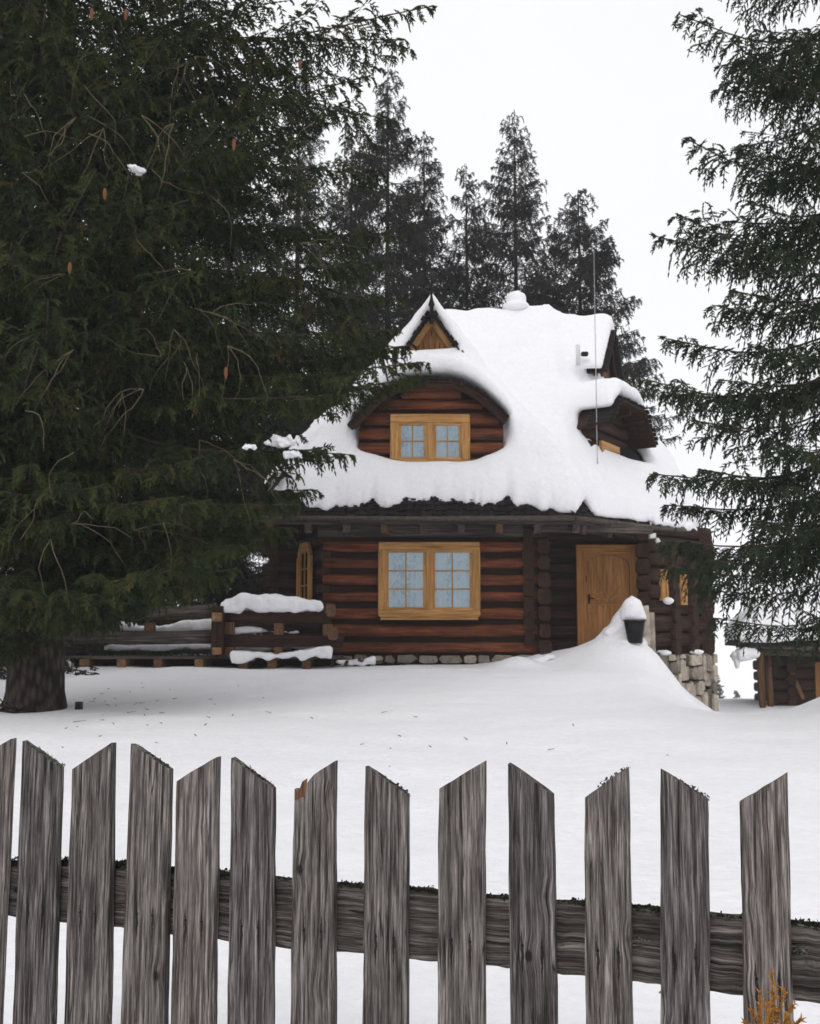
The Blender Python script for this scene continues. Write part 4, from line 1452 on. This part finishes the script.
# right part: two timbers to the crossing at the cabin corner
logbeam(at(224, 616, RY), at(331, 619, RY), .11, M_LOGDK)
logbeam(at(222, 641, RY), at(343, 641, RY), .115, M_LOGDK)
for (u, v) in ((230, 628), (279, 629), (328, 630), (230, 653), (279, 653), (326, 653)):
    p = at(u, v, RY + .02); m = MB(); m.box(p, (.17, .2, .22)); m.build('spacer_block', M_PINEDK, terr, .012)
logbeam(at(328, 612, RY + 1.6), at(331, 610, RY - .1), .12, M_PINEDK, 'cross_timber')
logbeam(at(328, 634, RY + 1.6), at(333, 634, RY - .16), .12, M_PINEDK, 'cross_timber')
# left part, a little further back, weathered grey
logbeam(at(60, 618, RY + .3), at(217, 610, RY + .1), .12, M_GREYWOOD)
logbeam(at(60, 638, RY + .3), at(217, 637, RY + .1), .13, M_GREYWOOD)
for u in (86, 150):
    p = at(u, 628, RY + .3); m = MB(); m.box(p, (.18, .2, .2)); m.build('spacer_block', M_PINEDK, terr, .012)
m = MB(); m.box(at(218, 632, RY - .12), (.22, .22, .95)); m.build('post', M_LOGDK, terr, .02)
m = MB(); m.box(at(217, 617, RY - .28), (.17, .16, .16)); m.box(at(217, 651, RY - .28), (.16, .14, .13)); m.build('peg_end', M_ENDGRAIN, terr, .015)
# back railing by the cabin wall
logbeam(at(150, 622, RY + 1.6), at(330, 622, RY + 1.6), .10, M_LOGDK)

for (a, b, w, h, sd, dr, lab) in [
    (at(221, 611, RY), at(324, 611, RY), .42, .22, 71, .10, 'deep white roll of snow on the top rail timber of the terrace'),
    (at(228, 633, RY + .2), at(300, 633, RY + .2), .26, .08, 74, .05, 'thin snow strip on the lower rail timber right of the terrace post'),
    (at(232, 660, RY - .06), at(333, 655, RY - .06), .42, .12, 77, .10, 'snow overhanging the deck edge below the right rail timbers'),
    (at(120, 632, RY + .9), at(215, 630, RY + .9), .5, .16, 80, .03, 'long snow strip behind the left rail timbers of the terrace'),
    (at(232, 650, RY + .9), at(318, 648, RY + .9), .9, .16, 81, .03, 'snow lying on the deck behind the right rail timbers'),
    (at(110, 650, RY + .9), at(212, 649, RY + .9), .9, .09, 82, .02, 'snow lying on the deck behind the left rail timbers'),
]:
    f, lo, hi = strip(a, b, w, h, sd, dr)
    lump('rail_snow', lab, f, lo, hi, .028)
f, lo, hi = strip(at(335, 663, 20.9), at(375, 665, 20.9), .3, .13, 86, .05)
m = MB()
for k in range(9):
    p = at(336 + 5 * k, 662, 20.9)
    m.beam(p + Vector((rnd.uniform(-.2, .2), rnd.uniform(-.2, .2), rnd.uniform(-.1, 0))), p + Vector((rnd.uniform(-.2, .2), rnd.uniform(-.2, .2), rnd.uniform(0, .1))), .05, .05)
tag(m.build('brushwood_heap', M_GREYWOOD), 'low heap of dark sticks at the cabin wall foot beside the terrace', 'brushwood')
lump('snow_heap', 'broken patch of snow on the sticks at the cabin wall foot', f, lo, hi, .028)

# -------------------------------------- snowed-in stair parapet by the door
PP = at(645, 640, 21.0)
m = MB()
pz = gz(PP.x, PP.y)
ptop = at(645, 606, 21.0).z
for k, (dx, w, t) in enumerate(((0, .17, 0), (.13, .12, -.12), (.02, .2, -.5))):
    m.box((PP.x + dx, PP.y + .05 * k, (pz - .6 + ptop + t) / 2), (w, .22, ptop + t - pz + .6), taper=.88, jit=.015)
o = m.build('stone_post', M_SLAB, None, .015)
tag(o, 'narrow pale stone post standing right of the hanging bucket', 'post')
bk = at(635, 643, 20.72)
buck = empty('bucket', bk)
tag(buck, 'dark tapered bucket half buried in snow in front of the door', 'bucket')
m = MB(); h = .42
m.tube([bk, bk + Vector((0, 0, h))], [.135, .20], 14, caps=True); m.build('body', M_BLACK, buck)
m = MB()
for k in range(17):
    a0, a1 = 2 * math.pi * k / 16, 2 * math.pi * (k + 1) / 16
    if k < 16: m.beam(bk + Vector((.205 * math.cos(a0), .205 * math.sin(a0), h)), bk + Vector((.205 * math.cos(a1), .205 * math.sin(a1), h)), .02, .03)
m.build('rim', M_GREYWOOD, buck)
rk = at(632, 664, 20.75)
m, = [ball(rk, .25, 91, .25, (.75, .7, 1.0))]
o = lump('boulder', 'dark rock poking out of the drift below the bucket', m, rk - Vector((.45, .45, .5)), rk + Vector((.45, .45, .5)), .03, M_ROCK, None, 'rock')

dcen = at(628, 640, 21.25)


def drift(x, y, z):
    n = .08 * vnoise(x * 1.6, y * 1.6, z * 1.6, 95) + .055 * vnoise(x * 4.5, y * 4.5, z * 4.5, 96) + .022 * vnoise(x * 12, y * 12, z * 12, 97)
    g_ = ground(x, y) - .03
    # ridge of snow climbing from the left to the bucket
    xs_ = [dcen.x - 2.4, dcen.x - 1.2, dcen.x - .6, dcen.x - .30, dcen.x - .12, dcen.x + .10, dcen.x + .3, dcen.x + .42]
    zs_ = [at(500, 668, 21.25).z, at(572, 652, 21.25).z, at(597, 639, 21.25).z, at(613, 627, 21.25).z, at(620, 606, 21.25).z, at(632, 596, 21.25).z, at(643, 601, 21.25).z, at(650, 640, 21.25).z]
    top = np.interp(x, xs_, zs_)
    ridge = smax(z - top, np.abs(y - 21.3) - .42 + .25 * (z - 1.3), .3)
    ridge = smax(ridge, np.maximum(x - dcen.x - .33 + .35 * np.maximum(0, z - 2.1), g_ - z), .18)
    cap = np.sqrt(((x - bk.x) / .24) ** 2 + ((y - bk.y - .05) / .22) ** 2 + ((z - bk.z - h - .12) / .30) ** 2) - 1
    foot = np.sqrt(((x - bk.x + .08) / .42) ** 2 + ((y - bk.y - .2) / .5) ** 2 + ((z - bk.z + .02) / .16) ** 2) - 1
    r = smin(ridge, cap * .24, .14)
    r = smin(r, foot * .2, .12)
    return r + n


lump('snow_drift', 'tall wind packed drift of snow climbing to the bucket by the door', drift, (dcen.x - 2.6, 20.0, .6), (dcen.x + .75, 22.4, 2.75), .045)

# ---------------------------------------------------------- shed on the right
SY = 28.5
sc_ = SY / F
sh0 = at(776, 700, SY)
shed = empty('log_shed', (sh0.x + 1.2, SY + 1, gz(sh0.x + 1, SY)))
tag(shed, 'small dark log shed with round porch posts under a snow covered roof', 'shed')
SZ = -.6
swt = at(790, 648, SY).z
log_wall((sh0.x + .05, SY, 0), (sh0.x + 3.2, SY, 0), SZ, swt, M_LOGDK, (.28, .1), course=.30, r=.135, depth=.11, parent=shed)
log_wall((sh0.x + .35, SY + 2.6, 0), (sh0.x + .35, SY, 0), SZ, swt, M_LOGDK, (0, .22), course=.30, r=.13, depth=.11, parent=shed, phase=.5)
for u in (761, 769):
    p = at(u, 680, SY - .9 if u == 761 else SY - .5); m = MB()
    t = at(u, 652, p.y).z
    m.tube([(p.x, p.y, SZ), (p.x + .02, p.y, 0), (p.x, p.y, t)], [.095, .09, .085], 10); m.build('porch_post', M_PINEDK, shed)
m = MB(); m.beam(at(789, 668, SY - .16), at(803, 699, SY - .16), .08, .12); m.build('brace', M_PINEDK, shed, .008)
m = MB(); p = at(818, 684, SY - .14); m.box(p, (.14, .07, 1.1)); m.build('door_frame', M_DOOR, shed, .008)
m = MB()
m.beam(at(736, 645, SY - 1.1), at(860, 650, SY - 1.1), .05, .13)
m.beam(at(750, 652, SY - .7), at(860, 655, SY - .7), .14, .14)
m.build('eave_beam', M_GREYWOOD, shed, .008)
ra0 = at(740, 644, SY - 1.15)
m = MB()
q = lambda x, y, z: ra0 + Vector((x, y, z))
vs_ = [q(0, 0, 0), q(5.2, 0, 0), q(5.2, 2.6, 1.8), q(2.2, 2.6, 1.8), q(1.1, 5.2, 0), q(5.2, 5.2, 0)]
vs_ += [v - Vector((0, 0, .06)) for v in vs_]
m._add(vs_, [(0, 1, 2, 3), (0, 3, 4), (3, 2, 5, 4), (6, 9, 8, 7), (6, 10, 9), (9, 10, 11, 8), (0, 6, 7, 1), (0, 4, 10, 6), (1, 7, 8, 2), (2, 8, 11, 5), (4, 5, 11, 10)], [(v.x, v.y, v.z) for v in vs_])
m.build('roof', M_SHAKE, shed)


def shed_snow(x, y, z):
    n = .07 * vnoise(x * .9, y * .9, z * .9, 121) + .03 * vnoise(x * 3, y * 3, z * 3, 122)
    h0 = ra0.z + .02 + np.minimum(.69 * np.minimum(y - ra0.y, 5.2 - (y - ra0.y)), .82 * (x - ra0.x - .21 * (y - ra0.y)))
    t = .48
    return smax(smax((z - h0 - t) * .8 - n, (h0 - z) * .8, .08), np.maximum(np.maximum(ra0.x - .06 + .21 * (y - ra0.y) - x, x - ra0.x - 4.7), np.maximum(ra0.y - .14 - y, y - ra0.y - 5.0)) - n, .3)


lump('shed_snow', 'smooth sloping blanket of snow on the shed roof', shed_snow, (ra0.x - .2, ra0.y - .3, ra0.z - .3), (ra0.x + 5.0, ra0.y + 5.3, ra0.z + 3.2), .07)
c = at(742, 655, SY - 1.05)
f1 = ball(c, .22, 131, .3, (1.2, .9, .9)); f2 = ball(c + Vector((-.14, 0, -.18)), .10, 133, .3, (.7, .7, 1.4)); f3 = ball(c + Vector((.22, 0, .02)), .16, 136, .3, (1.3, .9, .9))
lump('snow_clump', 'icy clump of snow hanging from the left end of the shed eave', lambda x, y, z: smin(smin(f1(x, y, z), f2(x, y, z), .06), f3(x, y, z), .06), c - Vector((.6, .5, .6)), c + Vector((.7, .5, .5)), .03)

# snow caught on the boughs of the left spruce
for (u, v, Y, w, lab) in ((283, 441, 12.5, .10, 'lump of snow resting on a bough tip left of the front dormer'),
                          (292, 455, 12.5, .06, 'smaller snow scrap just below the lump on the bough tip'),
                          (250, 447, 11.6, .04, 'tiny snow scrap inside the boughs left of the snowy bough tip'),
                          (137, 170, 11.2, .055, 'scrap of snow caught high in the huge left spruce')):
    c = at(u, v, Y)
    lump('bough_snow', lab, ball(c, w, int(u), .75, (1.5, 1.2, .6)), c - Vector((3 * w, 3 * w, 3 * w)), c + Vector((3 * w, 3 * w, 3 * w)), w / 6)

# needles and twig ends fallen on the snow
m = MB()
for k in range(64):
    if k < 44: u, v = rnd.gauss(130, 70), rnd.gauss(706, 16)
    else: u, v = rnd.uniform(60, 700), rnd.uniform(690, 775)
    if v < 682: continue
    Y = 14.0
    for _ in range(6):
        q_ = at(u, v, Y); Y = max(4, Y + (q_.z - gz(q_.x, Y)) * 5.0) if abs(q_.z - gz(q_.x, Y)) > .01 else Y
    p = at(u, v, Y); p.z = gz(p.x, p.y) + .008
    if Y > 19: continue
    a_ = rnd.uniform(0, 6.28); l_ = rnd.uniform(.015, .07 if k % 11 else .16)
    m.tube([p, p + Vector((math.cos(a_) * l_, math.sin(a_) * l_, rnd.uniform(0, .02)))], [.0045, .002], 4)
tag(m.build('needle_litter', M_BARK), 'sparse dark needles and twig ends scattered on the snow under the huge spruce', 'litter', kind='stuff')

# stump and sticks by the big trunk
p = at(79, 702, 13.2); p.z = gz(p.x, p.y)
m = MB(); m.tube([p - Vector((0, 0, .1)), p + Vector((0, 0, .09))], [.05, .045], 8)
tag(m.build('stump', M_BARK), 'short dark stub poking out of the snow right of the big trunk', 'stump')
m = MB()
for k in range(16):
    p = at(rnd.uniform(-10, 22), 712 + rnd.uniform(-6, 6), 12.6); p.z = gz(p.x, p.y) + .03
    a = rnd.uniform(0, 6.28); l = rnd.uniform(.1, .3)
    m.tube([p, p + Vector((math.cos(a) * l, math.sin(a) * l, rnd.uniform(.0, .15)))], [.012, .006], 5)
tag(m.build('fallen_twigs', M_BARK), 'dark broken twigs in the snow at the foot of the big trunk', 'twigs', kind='stuff')

# ------------------------------------------------------------------- fence
FA = np.array([at(0, 890, 3.0).x, 3.0]); FB = np.array([at(820, 950, 2.36).x, 2.36])
fd = Vector((FB[0] - FA[0], FB[1] - FA[1], 0)).normalized()
fn = Vector((fd.y, -fd.x, 0))           # towards the camera


def on_fence(u, v):
    dx, dy = (u - 410) / F, -(v - 512) / F
    D = Vector((dx, CP - dy * SP, SP + dy * CP))
    t = (FA[0] * fn.x + FA[1] * fn.y) / (D.x * fn.x + D.y * fn.y)
    return Vector((0, 0, EYE)) + D * t


fence = empty('picket_fence', on_fence(410, 1000) * 1.0)
fence.location.z = gz(fence.location.x, fence.location.y)
tag(fence, 'weathered grey wooden picket fence across the snowy foreground', 'fence')
MF = Matrix((fd, -fn, Vector((0, 0, 1)))).transposed()


def flecks(m, p0, p1, n, spread, size, rise):
    for k in range(n):
        q = p0.lerp(p1, rnd.random()) + Vector((rnd.triangular(-1, 1) * spread, rnd.triangular(-1, 1) * spread, rnd.triangular(-.8, 1) * rise))
        s = size * rnd.uniform(.5, 1.4)
        a = Vector([rnd.gauss(0, 1) for _ in range(3)]).normalized() * s
        b = Vector([rnd.gauss(0, 1) for _ in range(3)]).normalized() * s
        m._add([q, q + a, q + a * .6 + b, q + b], [(0, 1, 2, 3)], [(0, 0, 0)] * 4)


# left and right top corner, left and right x at the picture's foot, nail height, lichen, broken
PICK = [
    (-14, 757, 17, 738, -32, 4, 905, 0, 0), (28, 740, 65, 767, 18, 57, 906, 2, 0), (78, 768, 117, 742, 70, 113, 912, 0, 0),
    (136, 743, 174, 769, 126, 169, 914, 1, 0), (181, 780, 221, 756, 176, 218, 920, 0, 0), (236, 757, 277, 787, 232, 275, 926, 1, 0),
    (298, 786, 338, 760, 294, 337, 930, 0, 1), (369, 765, 410, 794, 366, 410, 936, 1, 0), (442, 788, 487, 760, 440, 486, 940, 0, 0),
    (511, 762, 555, 793, 513, 558, 945, 0, 0), (586, 796, 629, 766, 588, 634, 950, 1, 0), (661, 768, 708, 798, 662, 711, 956, 1, 0),
    (740, 801, 787, 772, 744, 794, 978, 0, 0), (826, 772, 876, 806, 832, 884, 985, 0, 0), (-72, 736, -36, 762, -88, -50, 903, 0, 0),
]
for i, (xl, yl, xr, yr, bl_, br_, nz_, lich, broken) in enumerate(PICK):
    tl, tr_, b0, b1 = on_fence(xl, yl), on_fence(xr, yr), on_fence(bl_, 1024), on_fence(br_, 1024)
    ce = (on_fence((xl + xr) / 2 + ((bl_ + br_) - (xl + xr)) / 2 * (nz_ - yl) / (1024 - yl), nz_))
    inv = MF.inverted()
    L = lambda p: inv @ (p - ce)
    a, b, c_, d = L(tl), L(tr_), L(b0), L(b1)
    # extend the foot below the frame into the snow
    gzz = gz(ce.x, ce.y) - .12 - ce.z
    e0 = c_ + (c_ - a) * ((gzz - c_.z) / (c_.z - a.z)); e1 = d + (d - b) * ((gzz - d.z) / (d.z - b.z))
    th = rnd.uniform(.024, .029)
    nseg, nc = 34, 6
    vs, gs, fs = [], [], []
    o3 = (rnd.uniform(0, 40), rnd.uniform(0, 40), rnd.uniform(0, 40))
    ph = [rnd.uniform(0, 6.28) for _ in range(4)]
    # grid over the front and the back; columns across, rows up
    for face in (0, 1):
        for r in range(nseg + 1):
            t = r / nseg
            le, re = e0.lerp(a, t), e1.lerp(b, t)
            wl = .0009 * math.sin(9 * t + ph[0]) + .0006 * math.sin(31 * t + ph[1]) + rnd.gauss(0, .0003)
            wr = .0009 * math.sin(8 * t + ph[2]) + .0006 * math.sin(27 * t + ph[3]) + rnd.gauss(0, .0003)
            for k in range(nc + 1):
                q = k / nc
                p = le.lerp(re, q)
                p.x += wl * (1 - q) + wr * q
                rr = .0022 if k in (0, nc) else 0
                if r == nseg:
                    p.z += rnd.uniform(-.0012, .0012)
                    if broken and k <= 2: p.z -= [.004, .018, .010][k]
                p.y = (-th + rr + rnd.gauss(0, .0002)) if face == 0 else (0 - rr)
                vs.append(p); gs.append((p.z + o3[0], p.x + o3[1], p.y + o3[2]))
    W = nc + 1; NF = (nseg + 1) * W
    for r in range(nseg):
        for k in range(nc):
            q = r * W + k
            fs.append((q, q + 1, q + 1 + W, q + W)); fs.append((NF + q, NF + q + W, NF + q + 1 + W, NF + q + 1))
        for k, fl in ((0, 0), (nc, 1)):
            q = r * W + k
            f_ = (q, q + W, NF + q + W, NF + q)
            fs.append(f_ if not fl else f_[::-1])
    for k in range(nc):
        q = nseg * W + k; fs.append((q, q + 1, NF + q + 1, NF + q))
        fs.append((k, NF + k, NF + k + 1, k + 1))
    m = MB(); m._add(vs, fs, gs)
    pk = m.build('picket', M_PICKET, fence, local=True)
    pk.matrix_local = Matrix.Translation(ce - Vector(fence.location)) @ MF.to_4x4()
    # nails
    for s in (-1, 1):
        n = MB(); n.tube([Vector((s * .022, -th - .0015, .004)), Vector((s * .022, -th + .004, .004))], .0036, 8)
        n.build('nail', M_BLACK, pk, local=True)
    if lich:
        n = MB()
        flecks(n, a.lerp(b, .3) + Vector((0, -th / 2, 0)), b + Vector((0, -th / 2, .0)), 130 if lich == 1 else 330, .010, .0042, .005)
        tag(n.build('lichen', M_LICHEN if lich == 2 else M_MOSS, pk, local=True), kind='stuff')
    if broken:
        n = MB()
        n.prism([(a.x + .002, a.z - .03), (a.x + .03, a.z - .02), (a.x + .034, a.z + .022), (a.x + .022, a.z + .014), (a.x + .012, a.z - .012), (a.x + .004, a.z - .008)], .004, None, (0, -th - .0012, 0), gax='z')
        n.build('split_wood', M_RAW, pk, local=True)
# rail behind the pickets
ra_, rb2 = on_fence(-110, 886), on_fence(930, 966)
rail_pts = [(-110, 858, 908), (8, 866, 918), (70, 866, 925), (122, 869, 930), (175, 874, 937), (228, 878, 943), (288, 883, 950), (353, 889, 955), (425, 894, 963), (500, 901, 969), (570, 906, 977), (645, 912, 985), (726, 921, 996), (806, 928, 1004), (930, 940, 1020)]
m = MB()
vs, gs, fs = [], [], []
nn = 110
for i in range(nn + 1):
    u = -110 + 1040 * i / nn
    vt = np.interp(u, [r[0] for r in rail_pts], [r[1] for r in rail_pts]); vb = np.interp(u, [r[0] for r in rail_pts], [r[2] for r in rail_pts])
    T, B = on_fence(u, vt), on_fence(u, vb)
    hh = (T.z - B.z)
    for j, (yy, zz) in enumerate(((-.003, .04), (-.003, .5), (-.003, .93), (-.016, 1), (-.06, 1.0), (-.072, .9), (-.072, .05), (-.06, 0), (-.014, 0))):
        p = B.lerp(T, zz) + (-fn) * (-yy + .002) + Vector((0, 0, rnd.gauss(0, .0012)))
        vs.append(p); gs.append(((p - ra_).dot(fd), zz * hh, yy))
W = 9
for i in range(nn):
    for j in range(W):
        j2 = (j + 1) % W
        fs.append((i * W + j, (i + 1) * W + j, (i + 1) * W + j2, i * W + j2))
m._add(vs, fs, gs)
m.f += [[j for j in range(W)], [nn * W + j for j in range(W)][::-1]]; m.s += [False, False]
rail = m.build('rail', M_RAIL, fence)
mo = MB()
for i in range(nn):
    u = -110 + 1040 * (i + .5) / nn
    vt = np.interp(u, [r[0] for r in rail_pts], [r[1] for r in rail_pts])
    dens = 150 if u < 260 else (90 if 300 < u < 360 or 380 < u < 450 or 570 < u < 700 or u > 785 else 22)
    p = on_fence(u, vt) + (-fn) * .03
    thick = .010 if u < 180 else .005
    flecks(mo, p - fd * .009, p + fd * .009, dens * (2 if u < 260 else 1), .022, .0058, (1.5 if u < 260 else 1) * thick * (.4 + 1.1 * rnd.random()))
tag(mo.build('moss', M_MOSS, rail), kind='stuff')
mo = MB()
for (u, v, n, s) in ((800, 950, 120, .010), (810, 965, 60, .012), (690, 975, 30, .005), (560, 945, 20, .006), (665, 992, 14, .003), (30, 880, 40, .008), (640, 940, 30, .01)):
    p = on_fence(u, v) + fn * .001
    flecks(mo, p - fd * .01, p + fd * .01, n, s * 1.2, .0034, s)
tag(mo.build('lichen', M_LICHEN, rail), kind='stuff')

# dry orange-brown shrub tip in front of the last picket
sp = at(772, 1024, 1.95)
base = Vector((sp.x, sp.y, gz(sp.x, sp.y)))
shr = empty('dry_shrub', base)
tag(shr, 'orange brown dry shrub tip at the fence foot by the rightmost picket', 'shrub')
m = MB(); m.tube([base - Vector((0, 0, .05)), base.lerp(sp, .6), sp], [.008, .006, .003], 6); st = m.build('stem', M_TWIG, shr)
m = MB()
tips = [(772, 972), (760, 992), (784, 990), (752, 1010), (795, 1002), (768, 1004), (788, 1018), (745, 1022), (801, 1020), (776, 990)]
for (u, v) in tips:
    tp = at(u, v, 1.95 + rnd.uniform(-.03, .03)); a = sp + Vector((rnd.uniform(-.02, .02), rnd.uniform(-.02, .02), -.06))
    for k in range(90):
        q = a.lerp(tp, rnd.random() ** .6)
        dv = (tp - a).normalized() * .6 + Vector([rnd.gauss(0, .55) for _ in range(3)])
        dv.normalize(); l = rnd.uniform(.006, .014)
        w = dv.cross(Vector((rnd.gauss(0, 1), rnd.gauss(0, 1), .3))).normalized() * .0022
        m._add([q - w, q + w, q + dv * l], [(0, 1, 2)], [(0, 0, 0)] * 3)
m.build('foliage', M_THUJA, shr)

# --------------------------------------------------------- world, haze, sun
w = bpy.data.worlds.new('World'); scn.world = w; w.use_nodes = True
nt = w.node_tree; N = nt.nodes; bg = N['Background']
sky = N.new('ShaderNodeTexSky'); sky.sky_type = 'NISHITA'; sky.sun_disc = False
sky.sun_elevation = math.radians(38); sky.sun_rotation = math.radians(-150)
sky.air_density = 1.0; sky.dust_density = 4
hs = N.new('ShaderNodeHueSaturation'); hs.inputs['Saturation'].default_value = .08
nt.links.new(sky.outputs[0], hs.inputs['Color'])
tcw = N.new('ShaderNodeTexCoord')
nw = N.new('ShaderNodeTexNoise'); nw.inputs['Scale'].default_value = 1.6; nw.inputs['Detail'].default_value = 5
nt.links.new(tcw.outputs['Generated'], nw.inputs['Vector'])
cl = ramp(N, [(.3, (8.9, 8.95, 9.2)), (.7, (9.5, 9.52, 9.7))]); nt.links.new(nw.outputs['Fac'], cl.inputs[0])
mx = N.new('ShaderNodeMix'); mx.data_type = 'RGBA'; mx.inputs[0].default_value = .88     # cloud deck over the clear sky
nt.links.new(hs.outputs[0], mx.inputs[6]); nt.links.new(cl.outputs[0], mx.inputs[7])
nt.links.new(mx.outputs[2], bg.inputs['Color'])
bg.inputs['Strength'].default_value = .105

sl_ = bpy.data.lights.new('sun', 'SUN'); sl_.energy = .68; sl_.angle = math.radians(35); sl_.color = (1, .97, .93)
so = bpy.data.objects.new('sun', sl_); col.objects.link(so)
so.rotation_euler = (math.radians(50), 0, math.radians(-22))

USE_HAZE = True
if USE_HAZE:
    m = MB(); m.box((0, 195, 37), (522, 474, 96))
    hz, hnt, hN, hb = new_mat('mist')
    hN.remove(hb)
    pv = hN.new('ShaderNodeVolumePrincipled')
    pv.inputs['Color'].default_value = (.96, .965, .985, 1); pv.inputs['Density'].default_value = .00075
    pv.inputs['Anisotropy'].default_value = 0
    lnk(hnt, pv.outputs[0], hN['Material Output'].inputs['Volume'])
    tag(m.build('haze', hz), 'thin pale winter mist filling the air around the cabin', 'mist', kind='stuff')

cd = bpy.data.cameras.new('camera'); cam = bpy.data.objects.new('camera', cd); col.objects.link(cam)
cam.location = (0, 0, EYE); cam.rotation_euler = (math.radians(90) + PT, 0, 0)
cd.sensor_fit = 'VERTICAL'; cd.sensor_height = 24; cd.lens = 24 * F / 1024
cd.clip_start = .05; cd.clip_end = 1000
cd.dof.use_dof = True; cd.dof.focus_distance = 2.75; cd.dof.aperture_fstop = 9.0
scn.camera = cam
scn.render.resolution_x, scn.render.resolution_y = 820, 1024
scn.view_settings.view_transform = 'Standard'; scn.view_settings.look = 'None'
scn.view_settings.exposure = .13; scn.view_settings.gamma = 1
cy = scn.cycles
scn.render.engine = 'CYCLES'
cy.use_denoising = True
try: cy.denoiser = 'OPENIMAGEDENOISE'
except Exception: pass
cy.max_bounces = 6; cy.diffuse_bounces = 3; cy.glossy_bounces = 2; cy.transmission_bounces = 3; cy.transparent_max_bounces = 8; cy.volume_bounces = 1
cy.use_adaptive_sampling = True; cy.adaptive_threshold = .02
